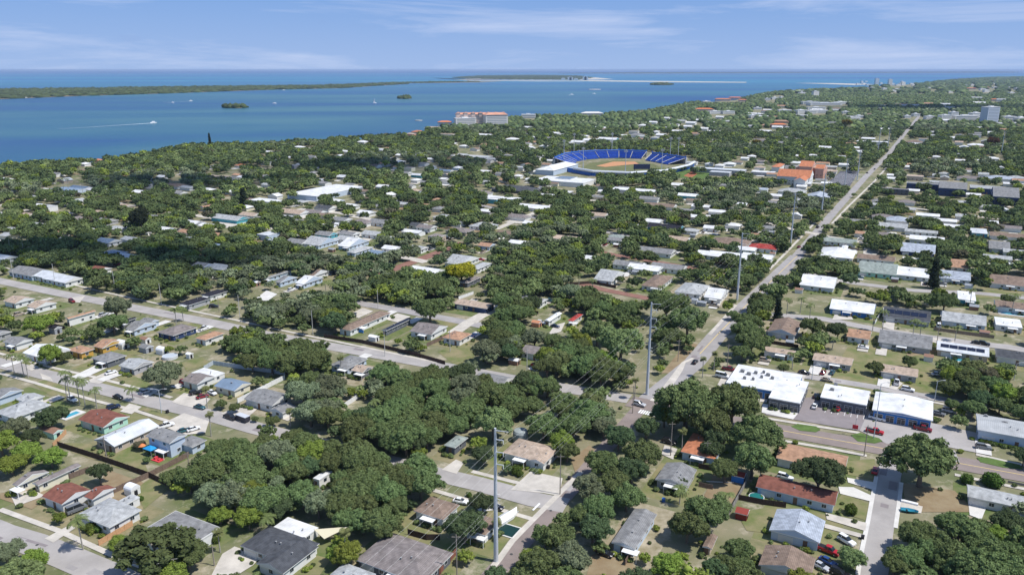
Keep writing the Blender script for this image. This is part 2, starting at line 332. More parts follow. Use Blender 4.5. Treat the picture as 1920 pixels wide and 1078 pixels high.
# driveways
for pts in ([(134,707),(182,684),(203,689),(152,712)], [(160,716),(205,695),(234,699),(186,720)], [(255,738),(278,727),(303,731),(274,746)], [(322,754),(345,737),(395,748),(378,768),(340,760)],
            [(225,772),(243,757),(266,763),(247,777)], [(300,797),(345,775),(392,790),(385,812),(345,816)], [(957,919),(995,884),(1055,897),(1048,930),(1020,925),(980,921)],
            [(828,881),(855,862),(870,868),(856,889)], [(880,942),(900,928),(922,942),(925,957),(900,960)], [(417,1039),(440,1025),(490,1043),(475,1060),(440,1082),(395,1082)],
            [(413,776),(452,760),(482,768),(460,787)], [(520,783),(540,773),(556,777),(540,790)], [(84,1010),(130,985),(142,990),(100,1018)],
            [(46,690),(60,683),(72,688),(60,696)], [(75,700),(95,708),(100,716),(80,712)], [(1588,896),(1640,905),(1637,919),(1590,905)], [(1572,913),(1600,914),(1637,931),(1634,941),(1575,926)],
            [(1548,962),(1625,981),(1622,996),(1550,974)], [(1546,982),(1621,1003),(1619,1010),(1546,990)], [(1690,940),(1730,950),(1727,963),(1686,959)],
            [(1246,835),(1270,842),(1262,862),(1240,852)], [(1815,940),(1850,950),(1840,975),(1818,966)], [(1565,590),(1590,583),(1600,600),(1560,600)], [(1655,600),(1678,600),(1676,620),(1654,614)],
            [(1745,632),(1790,640),(1782,650),(1740,640)], [(1665,728),(1683,714),(1693,719),(1680,732)], [(1536,706),(1555,690),(1565,694),(1556,710)],
            [(1455,700),(1492,708),(1490,716),(1450,705)], [(880,600),(915,583),(920,588),(893,607)], [(655,590),(680,578),(700,584),(672,597)], [(725,600),(745,588),(770,594),(752,607)],
            [(1620,465),(1652,470),(1640,482),(1618,476)], [(480,560),(500,545),(520,552),(500,566)], [(20,930),(60,918),(85,930),(30,950)], [(1040,610),(1060,605),(1052,622),(1025,632)],
            [(640,430),(700,440),(690,446),(630,437)], [(400,418),(440,410),(470,420),(430,430)], [(130,560),(160,555),(150,568),(128,566)]):
    patch('driveway', pts, R.choice([M_conc, M_concw, M_conc]), 0.036)
patch('parking_lot', [(1428,760),(1500,748),(1538,742),(1630,770),(1612,808),(1436,778)], M_lot, 0.026)
patch('concrete_pad', [(1430,757),(1500,771),(1487,787),(1428,774)], M_concw, 0.038)
patch('parking_lot', [(1612,808),(1628,772),(1760,796),(1833,812),(1836,850),(1775,838),(1662,832)], M_road, 0.026)
patch('parking_lot', [(1345,722),(1362,690),(1384,693),(1440,730),(1438,755),(1400,750)], M_conc, 0.026, vis=False)
patch('parking_lot', [(1550,345),(1575,322),(1614,318),(1592,352)], mat('dark_lot', (0.10, 0.10, 0.12), 0.9, var=0.2, scale=0.1), 0.026)
patch('lane', [(1680,848),(1692,830),(1790,845),(1800,868)], M_road, 0.022)
for pts in ([(1483,800),(1495,795),(1530,800),(1539,806),(1530,811),(1500,808)], [(1595,816),(1612,812),(1648,822),(1655,828),(1640,832),(1608,828)], [(1831,858),(1850,858),(1912,872),(1918,881),(1880,877),(1838,867)]):
    patch('grass_island', pts, M_green, 0.045)
for pts in ([(60,718),(100,710),(130,738),(95,742)], [(96,716),(112,722),(150,742),(110,745)], [(210,700),(236,698),(290,722),(262,733),(240,724)], [(176,712),(190,711),(262,733),(255,738),(190,722)],
            [(96,695),(108,690),(148,702),(138,706)], [(225,655),(262,652),(268,664),(230,668)], [(255,766),(268,763),(348,790),(340,795)], [(1585,865),(1640,860),(1642,900),(1590,890)],
            [(1380,960),(1450,950),(1448,1000),(1400,995)], [(1580,925),(1632,945),(1622,975),(1555,955)], [(870,888),(885,885),(968,908),(955,918)], [(945,980),(975,965),(990,975),(960,1000)],
            [(545,1078),(590,1040),(620,1048),(600,1078)], [(255,915),(285,895),(318,915),(270,955)], [(1470,680),(1650,705),(1665,725),(1500,705)], [(1530,745),(1590,650),(1700,662),(1760,690),(1750,735)],
            [(750,608),(790,590),(860,608),(830,640)], [(820,660),(870,640),(900,660),(860,690)], [(1620,600),(1650,595),(1700,600),(1695,612)], [(340,680),(380,670),(395,682),(350,696)],
            [(1385,705),(1320,680),(1310,700)], [(1240,740),(1278,690),(1284,694),(1250,736)], [(985,925),(1000,918),(1042,930),(1030,940)], [(200,850),(260,830),(280,893),(210,875)], [(120,830),(170,832),(190,855),(130,845)],
            [(1815,560),(1915,560),(1915,548),(1800,542)], [(1110,540),(1190,548),(1200,555),(1115,545)]):
    patch('lawn', pts, M_lawn, 0.006, vis=True)
for pts in ([(100,925),(60,955),(0,935),(0,925),(70,915)], [(200,880),(270,905),(225,945),(180,925)], [(1690,905),(1790,920),(1830,960),(1730,960),(1700,950)], [(1340,885),(1400,905),(1365,960),(1320,930)], [(1240,700),(1290,640),(1320,650),(1270,700)],
            [(1110,1040),(1170,1030),(1200,1078),(1100,1078)], [(1165,985),(1185,975),(1190,990),(1150,1010)], [(1070,860),(1105,835),(1120,845),(1080,890)], [(400,850),(470,830),(500,870),(430,890)], [(1700,640),(1760,660),(1700,670)]):
    patch('dirt_patch', pts, M_dirt, 0.004, vis=pts[0][0] not in (400, 1070, 1240))
for k in range(46):      # darker asphalt repairs
    (pts, hw) = R.choice(ROADS[:9]); i = R.randrange(len(pts) - 1); a, b2 = Vector((*pts[i], 0)), Vector((*pts[i + 1], 0)); c = a.lerp(b2, R.random()); d = (b2 - a).normalized(); s = Vector((d.y, -d.x, 0))
    if c.length > 520: continue
    c += s * R.uniform(-.6, .6) * hw; u, v = R.uniform(1, 6), R.uniform(.4, 1.2); mb = MB(); mb.poly([tuple(q) for q in (c - d * u - s * v, c - d * u + s * v, c + d * u + s * v, c + d * u - s * v)][::-1]); o = obj('road_repair', mb, M_main if k % 2 else M_lot); o.location.z = .16 + k * .0001; struct(o)
for k in range(14):
    (pts, hw) = R.choice(ROADS[:6]); i = R.randrange(len(pts) - 1); a, b2 = Vector((*pts[i], 0)), Vector((*pts[i + 1], 0)); c = a.lerp(b2, R.random())
    if c.length > 360: continue
    mb = MB(); mb.tube([(0, 0, 0), (0, 0, .012)], .42, 14); o = obj('manhole_cover', mb, mat('iron', (.07, .07, .07), .7)); o.location = (c.x, c.y, .166); struct(o)
# crosswalk bars and stop line
for k in range(8):
    a = G(1200 + k * 4.2, 771.5 + k * 1.0); mb = MB(); d = N_ * 1.6; s = E_ * 0.3
    mb.poly([tuple(p) for p in (a - s - d, a + s - d, a + s + d, a - s + d)]); o = obj('crosswalk_bar', mb, M_wpaint); o.location.z = 0.205; struct(o)
mb = MB(); a, b2 = G(999, 956, .205), G(1012, 943, .205); d = (b2 - a).normalized(); s = Vector((d.y, -d.x, 0)) * .3
mb.poly([tuple(p) for p in (a - s, a + s, b2 + s, b2 - s)]); struct(obj('stop_line', mb, M_wpaint))
for k in range(7):
    a = G(1548 + k * 12, 768 + k * 2.1, .208); mb = MB(); d = N_ * 2.4; s = E_ * .08
    mb.poly([tuple(p) for p in (a - s - d, a + s - d, a + s + d, a - s + d)]); struct(obj('bay_line', mb, M_wpaint))
for k in range(18):     # bays of the far car park
    a = G(1556 + k * 3.1, 343 - k * 1.0, .208); mb = MB(); d = E_ * 18; s = N_ * .25
    mb.poly([tuple(p) for p in (a - s - d, a - s + d, a + s + d, a + s - d)]); struct(obj('bay_line', mb, M_wpaint))
# ------------------------------------------------------------------ houses
RC = {'g': ('grey', (.25, .25, .25)), 'd': ('dark grey', (.085, .09, .10)), 'w': ('white', (.74, .74, .73)), 'l': ('light grey', (.42, .43, .43)),
      'b': ('brown', (.25, .185, .145)), 'r': ('red-brown', (.23, .095, .07)), 't': ('tan', (.46, .36, .28)), 'o': ('orange-brown', (.43, .26, .17)),
      'u': ('blue-grey', (.20, .27, .36)), 'k': ('black', (.03, .03, .04)), 'c': ('orange tiled', (.53, .21, .11)), 'p': ('pale blue-grey', (.40, .44, .50)),
      'n': ('green-grey', (.30, .34, .31)), 'h': ('red', (.38, .06, .05)), 's': ('silver', (.60, .62, .64)), 'e': ('grey-brown', (.24, .21, .20))}
WC = {'w': ('white', (.72, .72, .70)), 'c': ('cream', (.70, .66, .52)), 'm': ('mint green', (.42, .68, .56)), 'u': ('pale blue', (.48, .56, .66)), 'g': ('grey', (.38, .38, .39)),
      'y': ('ochre', (.55, .33, .07)), 't': ('tan', (.48, .40, .32)), 'd': ('dark blue', (.035, .06, .14)), 'b': ('bright blue', (.06, .20, .50)), 'k': ('dark grey', (.12, .13, .15)), 'a': ('teal', (.08, .32, .38)), 'p': ('salmon', (.60, .34, .26))}
def rmat(k, dirn=None, metal=False):
    c = RC[k][1]
    if k in 'ws' or metal: return mat('metal_roof_%s%s' % (k, dirn), c, 0.55, var=0.19, scale=0.22, stripe=(dirn or 'X', 0.55, 0.14), spec=0.35, detail=8)
    return mat('roof_%s%s' % (k, dirn), c, 0.92, var=0.27, scale=0.55, stripe=('Z', 2.6, 0.22, 0.6), spec=0.15, detail=10)
def wmat(k): return mat('wall_' + k, WC[k][1], 0.85, var=0.05, scale=0.5, detail=6)
M_trim = mat('white_trim', (.74, .74, .72), 0.6); M_glass = mat('window_glass', (.03, .04, .055), 0.12, spec=0.6); M_dark = mat('dark_opening', (.02, .02, .025), 0.6)
M_soff = mat('soffit', (.5, .5, .48), 0.8); M_door = mat('door_paint', (.20, .12, .08), 0.6)
def roof_mb(a, b, h, kind, rise, mb, ov=0.0):
    """a,b half sizes of the eave rectangle, h eave height; material 0 roofing, 1 fascia, 2 wall (gable triangle)"""
    t = 0.22; c = [(-a, -b), (a, -b), (a, b), (-a, b)]
    T = [(x, y, h) for x, y in c]
    if kind == 'f':
        mb.box(-a, a, -b, b, h - 0.35, h + 0.02, 1); mb.poly([(x * .985, y * .985, h + 0.03) for x, y in c], 0); return
    mb.poly([(x, y, h - t) for x, y in reversed(c)], 1)
    for i in range(4):
        (x0, y0), (x1, y1) = c[i], c[(i + 1) % 4]; mb.poly([(x0, y0, h - t), (x1, y1, h - t), (x1, y1, h), (x0, y0, h)], 1)
    z = h + rise
    if kind == 'hx' or (kind == 'h' and a >= b):
        q = max(a - b, 0.2); A, B = (-q, 0, z), (q, 0, z)
        mb.poly([T[0], T[1], B, A]); mb.poly([T[2], T[3], A, B]); mb.poly([T[1], T[2], B]); mb.poly([T[3], T[0], A])
    elif kind in ('hy', 'h'):
        q = max(b - a, 0.2); A, B = (0, -q, z), (0, q, z)
        mb.poly([T[1], T[2], B, A]); mb.poly([T[3], T[0], A, B]); mb.poly([T[0], T[1], A]); mb.poly([T[2], T[3], B])
    elif kind == 'gx':
        A, B = (-a, 0, z), (a, 0, z); mb.poly([T[0], T[1], B, A]); mb.poly([T[2], T[3], A, B])
        mb.poly([T[1], T[2], B], 2); mb.poly([T[3], T[0], A], 2)
        for (x, s) in ((a, 1), (-a, -1)):
            for (y0, y1) in ((-b, 0), (b, 0)):
                mb.poly([(x + s * .02, y0, h - .02), (x + s * .02, y1, z - .02), (x + s * .02, y1, z - .3), (x + s * .02, y0, h - .3)], 1)
    elif kind == 'gy':
        A, B = (0, -b, z), (0, b, z); mb.poly([T[1], T[2], B, A]); mb.poly([T[3], T[0], A, B])
        mb.poly([T[0], T[1], A], 2); mb.poly([T[2], T[3], B], 2)
        for (y, s) in ((b, 1), (-b, -1)):
            for (x0, x1) in ((-a, 0), (a, 0)):
                mb.poly([(x0, y + s * .02, h - .02), (x1, y + s * .02, z - .02), (x1, y + s * .02, z - .3), (x0, y + s * .02, h - .3)], 1)
WF = MB(); WF.box(-.72, .72, -.05, .05, -.62, .62); WF = WF.mesh('window', M_trim)
WP = MB(); WP.box(-.6, -.03, -.07, .0, -.5, .5); WP.box(.03, .6, -.07, .0, -.5, .5); WP = WP.mesh('pane', M_glass)
WD = MB(); WD.box(-.6, .6, -.05, .05, -.5, .5); WD = WD.mesh('window', M_glass)
DF = MB(); DF.box(-.55, .55, -.05, .05, 0, 2.1); DF.box(.3, .36, -.1, -.04, 1.0, 1.1); DF = DF.mesh('door', M_door)
SF = MB(); SF.box(-1.35, 1.35, -.06, .05, .25, 2.75); SF = SF.mesh('shop_window', M_trim); SPn = MB(); SPn.box(-1.27, -.04, -.09, .0, .35, 2.1); SPn.box(.04, 1.27, -.09, .0, .35, 2.1); SPn.box(-1.27, 1.27, -.09, .0, 2.2, 2.65); SPn = SPn.mesh('pane', M_glass)
GD = MB(); GD.box(-1.9, 1.9, -.06, .06, 0, 2.1)
for k in range(3): GD.box(-1.9, 1.9, -.08, -.05, .5 * k + .45, .5 * k + .5)
GD = GD.mesh('garage_door', mat('garage_door', (.66, .66, .64), 0.6))
VT = MB(); VT.tube([(0, 0, 0), (0, 0, .5)], .12, 8); VT.box(-.2, .2, -.2, .2, .5, .58); VT = VT.mesh('roof_vent', mat('vent', (.3, .3, .3), .5))
AC = MB(); AC.box(-.45, .45, -.45, .45, 0, .8); AC.tube([(0, 0, .8), (0, 0, .86)], .35, 12)
M_plot1 = mat('plot_green', (.10, .145, .045), .95, c2=(.19, .19, .09), scale=.2, detail=10, spec=.1); M_plot2 = mat('plot_dry', (.30, .25, .15), .95, c2=(.17, .17, .085), scale=.25, detail=10, spec=.1); M_plot3 = mat('plot_sandy', (.40, .35, .26), .95, c2=(.22, .19, .11), scale=.3, detail=10, spec=.1)
HOUSES = []   # (cx, cy, a, b)
def face_windows(par, a, b, h, det, rr, doorside='S', zoff=0):
    """a,b half sizes of the wall rectangle; S and E are the faces the camera sees"""
    for face in ('S', 'E', 'N', 'W') if det > 1 else ('S', 'E'):
        half = a if face in 'SN' else b
        if face == 'S' and doorside == 'shop':
            n = max(1, int((2 * half - 1) / 3.1))
            for i in range(n): link('pane', SPn, link('shop_window', SF, par, (-half + (i + .5) * 2 * half / n, -b - .03, 0)))
            continue
        n = max(1, int((2 * half - 1.0) / 3.6)); rz = {'S': 0, 'E': math.pi / 2, 'N': math.pi, 'W': -math.pi / 2}[face]
        for i in range(n):
            s = (-half + (i + .5) * 2 * half / n) + rr.uniform(-.3, .3)
            x, y = {'S': (s, -b - .03), 'E': (a + .03, s), 'N': (s, b + .03), 'W': (-a - .03, s)}[face]
            if face == doorside and i == n // 2 and zoff == 0: link('door', DF, par, (x, y, 0), rz); continue
            if face == doorside and i == 0 and det > 1 and 2 * half > 11 and zoff == 0: link('garage_door', GD, par, (x + (.8 if face == 'S' else 0), y, 0), rz); continue
            if rr.random() < .12: continue
            wo = link('window', WF if det > 1 else WD, par, (x, y, zoff + 1.65), rz)
            if det > 1: link('pane', WP, wo)
def house(blocks, roof, wall, label=None, det=2, door='S', metal=False, vis=1.0, desc=None, h=2.9, group=None, cat='house', slope=.32, name='house'):
    """blocks: (x_sw, y_sw, x_ne, y_ne, kind[, storey height]) pixels of the SW and NE eave corners, or world blocks ('w', centre, a, b, kind, h)"""
    rr = random.Random(len(HOUSES) * 13 + 5); bl = []
    for bk in blocks:
        if bk[0] == 'w': _, c, a, b, kd, hh = bk[:6]; rk = bk[6] if len(bk) > 6 else roof
        else:
            hh = bk[5] if len(bk) > 5 and bk[5] else h; p, q = G(bk[0], bk[1], hh), G(bk[2], bk[3], hh); kd = bk[4]; rk = bk[6] if len(bk) > 6 else roof
            a = max(1.2, abs((q - p).dot(E_)) / 2); b = max(1.2, abs((q - p).dot(N_)) / 2); b = max(b, 3.2) if a > 5 else b; gq = 1.13 if (bk[1] + bk[3]) / 2 < 650 and p.y < 700 else 1.0; a *= gq; b *= gq; c = (p + q) / 2; c.z = 0
        bl.append((c, a, b, kd, hh, rk))
    c0 = bl[0][0]; r = root(name, (c0.x, c0.y, 0), -GA)
    for i, (c, a, b, kd, hh, rk) in enumerate(bl):
        off = c - c0; ox, oy = off.dot(E_), off.dot(N_); dz = -.035 * i; ov = .55 if kd != 'f' else .12
        aw, bw = a - ov, b - ov
        mb = MB(); mb.box(-aw, aw, -bw, bw, -.05, hh - (.23 if kd != 'f' else .36) + dz); wo = obj('wall', mb, wmat(wall), r, (ox, oy, 0))
        rise = slope * min(a, b) if kd in ('h', 'hx', 'hy') else (slope * b if kd == 'gx' else slope * a)
        mb = MB(); roof_mb(a, b, hh + dz, kd, rise, mb); 
        dirn = 'X' if kd in ('gx', 'hx') or (kd == 'h' and a >= b) else 'Y'
        ro = obj('roof', mb, [rmat(rk, dirn, metal), M_trim, wmat(wall)], r, (ox, oy, 0))
        if det:
            face_windows(wo, aw, bw, hh, det, rr, 'shop' if cat == 'shop' else (door if i == 0 else '-'))
            if hh > 5: face_windows(wo, aw, bw, hh, det, rr, '-', 2.7)
        if det > 1:
            if kd != 'f':
                for _ in range(2): 
                    vx, vy = rr.uniform(-.5, .5) * a, rr.uniform(-.4, -.2) * b if dirn == 'X' else rr.uniform(-.4, .4) * b
                    frac = 1 - (abs(vy) / b if dirn == 'X' else abs(vx) / a); link('roof_vent', VT, ro, (vx, vy, hh + rise * frac * .93))
            else:
                for _ in range(2): link('roof_vent', VT, ro, (rr.uniform(-.7, .7) * a, rr.uniform(-.6, .6) * b, hh + .02))
        if i == 0 and det and c.length < 640 and cat == 'house':      # each house stands on its own mown or sandy plot
            pz = MB(); ea, eb, na, nb = a + rr.uniform(2, 5), a + rr.uniform(2, 5), b + rr.uniform(4, 10), b + rr.uniform(3, 8); zz = zl('plot')
            pz.poly([tuple(c + E_ * x + N_ * y + Vector((0, 0, zz))) for x, y in ((-ea, -nb), (eb, -nb), (eb, na), (-ea, na))]); struct(obj('lawn', pz, rr.choice([M_lawn, M_plot1, M_plot1, M_lawn, M_plot2, M_plot3])))
            if det > 1 and rr.random() < .5:
                mb = MB(); x0 = rr.uniform(-.5, .2) * aw; yy = -bw; mb.box(x0, x0 + 4.2, yy - 2.4, yy - .06, 2.3, 2.4)
                for xx in (x0 + .1, x0 + 4.0): mb.box(xx, xx + .12, yy - 2.35, yy - 2.2, 0, 2.3)
                obj('porch', mb, M_trim, wo)
        if label and 'solar' in label and kd in ('gx', 'gy'):
            for k in range(5):
                mb = MB(); 
                if kd == 'gx': x0, x1 = -a * .85 + k * a * .34, -a * .85 + k * a * .34 + a * .32; f0, f1 = .35, .72; mb.poly([(x0, -b * (1 - f0), hh + rise * f0 + .12), (x1, -b * (1 - f0), hh + rise * f0 + .12), (x1, -b * (1 - f1), hh + rise * f1 + .12), (x0, -b * (1 - f1), hh + rise * f1 + .12)])
                else: y0, y1 = -b * .85 + k * b * .34, -b * .85 + k * b * .34 + b * .32; f0, f1 = .15, .8; mb.poly([(a * (1 - f0), y0, hh + rise * f0 + .12), (a * (1 - f0), y1, hh + rise * f0 + .12), (a * (1 - f1), y1, hh + rise * f1 + .12), (a * (1 - f1), y0, hh + rise * f1 + .12)])
                obj('solar_panel', mb, mat('solar', (.012, .016, .035), .15, spec=.6), ro)
        HOUSES.append((c.x, c.y, a, b))
        if vis > 0:
            for u in np.linspace(-.92, .92, 9):
                for v in np.linspace(-.92, .92, 9):
                    q = c + E_ * a * u + N_ * b * v; X, Y, _ = PR(q.x, q.y, hh + rise * .4)
                    if vis >= 1 or v > .9 - 2 * vis: mark(X, Y)
            if vis >= 1:
                for u in np.linspace(-1, 1, 9):
                    for q in (c + E_ * a * u - N_ * b, c + E_ * a + N_ * b * u):
                        X, Y, _ = PR(q.x, q.y, .8); mark(X, Y)
    X, Y, _ = PR(c0.x, c0.y, h); tag(r, label, cat, group, (X, Y), None if label else desc)
    if label: THINGS.append((r, (X, Y), None, cat))
    return r
H = house
# --- near left streets (SW and NE eave corners read from the photograph)
H([(146,786,243,780,'gx')], 'r', 'm', 'mint green house with a red-brown roof, beside the small swimming pool')
H([(176,824,299,798,'gy')], 's', 't', 'tan house with a long ribbed silver metal roof beside the mint green house', metal=True)
H([(273,817,351,815,'gx',5.4),(330,829,388,824,'hx',2.9)], 'g', 'u', 'two-storey grey gabled house with a white east gable and low rear wing', h=5.4)
H([(-12,772,96,758,'h'),(30,748,84,742,'gx')], 'l', 'w', 'large white house with pale grey hip roof behind dark round tree, west of swimming pool')
H([(-20,742,44,731,'gx')], 'g', 'u', 'pale cyan gabled house with grey roof at the left edge below the street')
H([(125,655,177,654,'h')], 'o', 'y', 'ochre house with brown hip roof next to the big round mango tree')
H([(177,648,229,640,'gx')], 'o', 'y', 'ochre house with orange-brown roof behind the white barrel shed')
H([(170,671,238,666,'h')], 'g', 'k', 'dark grey house with neat grey hip roof and wide front porch')
H([(222,685,289,678,'gx')], 'l', 'g', 'pale grey gabled house with a concrete driveway carrying one white car')
H([(340,713,404,706,'gx'),(362,697,418,700,'f',2.6,'w')], 'e', 'w', 'white gabled house with grey-brown roof and flat white rear addition')
H([(401,723,472,718,'gx')], 'u', 'c', 'cream house with a blue-grey metal roof beside the long white fence', metal=True)
H([(457,747,549,741,'gx'),(505,768,556,761,'gy',2.7)], 'g', 'w', 'white house with grey gables facing the black pickup and trailer')
H([(42,661,137,655,'gx')], 'w', 'w', 'long low white-roofed house behind the big round mango tree')
H([(8,640,60,637,'gx')], 'g', 'w', 'low grey-roofed house between green hedge and the white-roofed house')
H([(-20,628,20,622,'gx')], 'g', 'g', 'grey-roofed house cut by the left edge above the lawn')
H([(9,564,63,560,'gx')], 't', 'w', 'white house with pale tan roof at the left, nearest the wide street')
H([(52,574,104,568,'gx')], 't', 'w', 'white house with light tan roof, second along the wide street on the left')
H([(130,597,172,583,'gy')], 'o', 'w', 'white narrow house with orange-tan roof behind the tall bushy green tree', h=4)
H([(236,615,292,606,'gx'),(262,602,298,600,'gx')], 'g', 'u', 'pale blue house with grey gable roof beside the grassy corner with palm')
H([(298,622,366,614,'h')], 'e', 'd', 'dark blue house with flat brown-grey roof below the curbside palm')
H([(368,633,418,625,'h')], 'o', 'w', 'white house with orange-tan roof beside the brown-grey roofed house')
H([(338,568,392,560,'h')], 'k', 'g', 'grey house with black hip roof just above the wide street')
H([(378,552,424,546,'h')], 'k', 'w', 'white house with black hip roof, behind the other black-roofed house')
H([(228,603,252,596,'gy')], 'k', 'k', 'small dark-roofed building tucked against the bushy green tree')
H([(23,907,92,884,'gx'),(60,905,152,872,'gy')], 'e', 'c', 'L-shaped cream house with grey-tan roof left of the red-roofed white house')
H([(78,930,171,918,'gx'),(157,930,217,914,'gx',2.8)], 'r', 'w', 'white house with a dark red-brown gable roof and minivan parked alongside')
H([(144,964,266,955,'h'),(215,942,262,931,'f',2.6,'l')], 'l', 'w', 'white house with pale green-grey hip roof behind clipped hedge and palm')
H([(255,1000,413,988,'f')], 'g', 'w', 'flat grey-roofed building with bare-branched tree at its corner', h=3.2)
H([(450,1022,599,1018,'hx'),(480,1055,597,1024,'gy',2.9),(498,997,597,988,'f',2.55,'w')], 'd', 'w', 'charcoal-roofed white house with bright white flat rear terrace roof')
H([(666,1049,850,1036,'h')], 'e', 'k', 'large house with weathered grey-brown hip roof at the bottom, left of the tall pole', slope=.3)
H([(612,1082,705,1075,'h')], 'l', 'w', 'pale grey roof cut off by the bottom edge beside the grassy strip')
H([(775,957,862,946,'hx')], 'b', 'w', 'low brown-roofed house across the cul-de-sac street from the tan-roofed house')
H([(942,848,1050,840,'hx'),(990,862,1040,850,'gy',2.85)], 't', 'w', 'white house with tan hip roof and wide double driveway')
H([(832,834,878,820,'h')], 'n', 'k', 'small grey-green roofed house half hidden under oaks')
H([(590,897,620,882,'f')], 'w', 'w', 'small flat white outbuilding glimpsed among the oaks', det=1, cat='outbuilding')
H([(868,990,938,975,'h')], 'b', 'w', 'low house beside the white covered boat with its roof mostly under a tree', vis=0)
H([(1228,898,1307,880,'gy')], 'g', 'g', 'grey house with long grey gable roof left of the fenced yard', slope=.28)
H([(1146,1016,1232,964,'gy')], 'g', 'u', 'pale house with ridged grey roof shaded by an oak, near the parked black car', slope=.28)
H([(1417,912,1572,921,'gx')], 'r', 'u', 'long pale blue house with a red-brown roof facing the side street')
H([(1276,846,1362,824,'h')], 'c', 'u', 'pale blue house with a brick-orange roof beneath the giant oak')
H([(1455,858,1591,855,'gx')], 'o', 'w', 'long house with orange-tan roof along the two-lane road', slope=.25)
H([(1442,993,1548,976,'gy')], 'p', 'u', 'pale blue house with a big light grey gable roof by four parked cars', slope=.3)
H([(1422,1058,1530,1046,'gy')], 'b', 'w', 'house with tan-brown gable roof cut off by the bottom edge', slope=.3)
H([(1318,1024,1345,1004,'gy')], 'b', 't', 'small brown-roofed shed deep among the oaks', h=2.4, cat='shed', det=1)
H([(1814,930,1968,940,'gx')], 'l', 'w', 'long white house with pale green-grey roof behind two clipped round bushes', slope=.25)
H([(1361,717,1505,703,'f',4)], 'w', 'b', 'long blue-fronted shop with cluttered white flat roof', h=4, cat='shop')
# strip shops
H([(1441,745,1517,716,'f',4.2)], 'w', 'k', 'glass-fronted shop under a plain white roof at the end of the blue shop', h=4.2, cat='shop', slope=.1)
H([(1538,744,1631,733,'f',4.2)], 'w', 'k', 'white-roofed shop with dark front behind the parked red car', h=4.2, cat='shop')
H([(1635,768,1750,752,'gy',4.0)], 'w', 'b', 'white-roofed shop with a royal blue front and low gable', h=4, cat='shop', slope=.08)
H([(1833,805,1975,800,'gx',4.2)], 'l', 'u', 'long grey-blue building with corrugated pale roof at the right edge', h=4.2, metal=True, slope=.12, cat='building')
H([(1523,674,1601,672,'gx')], 't', 'g', 'grey bungalow with tan roof and hedge, middle of three in a row', slope=.2)
H([(1650,696,1722,692,'gx')], 't', 'g', 'grey bungalow with patchy tan roof and a white pickup outside', slope=.2)
H([(1432,655,1492,660,'gx')], 't', 'w', 'tan-roofed bungalow behind the blue shop, westernmost of three in a row', slope=.2)
# --- mid distance, left and centre
H([(640,614,728,588,'hy')], 'b', 'w', 'long low house with tan-brown roof and a blue tarpaulin awning')
H([(772,620,836,612,'gx')], 'e', 'w', 'white house with brown-grey roof and grey rear room near the dark fence')
H([(832,632,882,626,'h')], 'o', 'w', 'house with orange-brown roof half hidden behind an oak, beside dark fence')
H([(854,569,924,570,'gx')], 't', 'd', 'dark blue fronted bungalow with a tan roof above the grass verge', slope=.2)
H([(618,684,690,672,'h')], 'g', 'u', 'pale blue house with grey roof below the wide street, beside yellow palm')
H([(658,694,700,688,'gx')], 't', 'k', 'low tan-roofed carport house attached behind yellow palm')
H([(722,618,765,598,'gy')], 'd', 'k', 'house carrying dark solar panels across its whole roof', cat='house')
H([(498,520,545,508,'gy'),(518,528,556,520,'gx')], 'g', 'u', 'grey gabled pair of roofs at the edge of the dark wood')
H([(556,530,604,521,'gx')], 'w', 'u', 'white gabled house with lit white end wall and lawn')
H([(586,518,612,508,'gx')], 'b', 'w', 'small brown roof tucked behind the lit white gabled house')
H([(568,456,632,450,'gx')], 'l', 'u', 'pale grey gabled house with teal side above the dark wood')
H([(636,460,690,452,'gx')], 'w', 'u', 'white-roofed house between two pale grey gabled houses')
H([(652,472,698,464,'h')], 'l', 'u', 'light grey hip roof on pale blue house above the brick street')
H([(836,492,896,484,'gx'),(880,502,920,494,'h')], 'l', 'w', 'pale grey gabled house directly behind the yellow flowering tree')
H([(862,528,900,520,'h')], 'e', 'k', 'dim grey-brown roof directly in front of the yellow flowering tree')
H([(1116,523,1170,512,'gx')], 'l', 'w', 'light grey gabled house with a dark fence and strip of lawn')
H([(1205,534,1260,520,'h')], 'b', 'w', 'brown hip-roofed house under trees beside the brick side street')
H([(1268,546,1328,536,'h')], 'l', 'w', 'pair of pale grey hips on a white house left of the main road')
H([(1322,556,1365,545,'gx')], 'w', 'w', 'white-roofed cottage left of the main road, under the wires')
H([(1066,600,1092,590,'h')], 'h', 'w', 'small house with bright red roof among trees')
H([(1022,600,1052,588,'gy')], 'w', 'w', 'white gabled cottage left of the small red-roofed house')
# right side mid
H([(1536,478,1602,470,'h'),(1575,470,1590,462,'gy')], 'w', 'w', 'big bright white hip-roofed house right of the main road')
H([(1692,470,1750,464,'gx')], 'p', 'd', 'long blue-grey house with navy gable end and pale roof')
H([(1612,508,1680,500,'gx')], 'n', 'm', 'long low green-grey roofed house beside the white-roofed one')
H([(1680,514,1740,508,'gx')], 'w', 'w', 'white metal-roofed house at the end of the long green-grey roof')
H([(1503,533,1568,524,'gx')], 'w', 'w', 'white ribbed metal roof among trees right of the main road')
H([(1560,578,1638,572,'gx')], 'w', 'b', 'bright blue walled bungalow with white roof and concrete drive')
H([(1660,592,1740,586,'gx')], 'd', 'g', 'bungalow with dark solar panels along its roof')
H([(1442,620,1500,606,'gy')], 'b', 'u', 'brown-roofed pale blue house nearest the main road on its right')
H([(1590,630,1632,622,'gx')], 'o', 'w', 'white bungalow with orange-tan roof behind a dark round tree')
H([(1652,640,1742,632,'gx')], 'g', 'g', 'long grey-roofed house half hidden by hedge and palms')
H([(1756,655,1852,652,'gx')], 's', 't', 'long house with white roof carrying a strip of solar panels')
H([(1868,668,1945,664,'gx')], 'd', 'w', 'white house with black roof slope at the right edge')
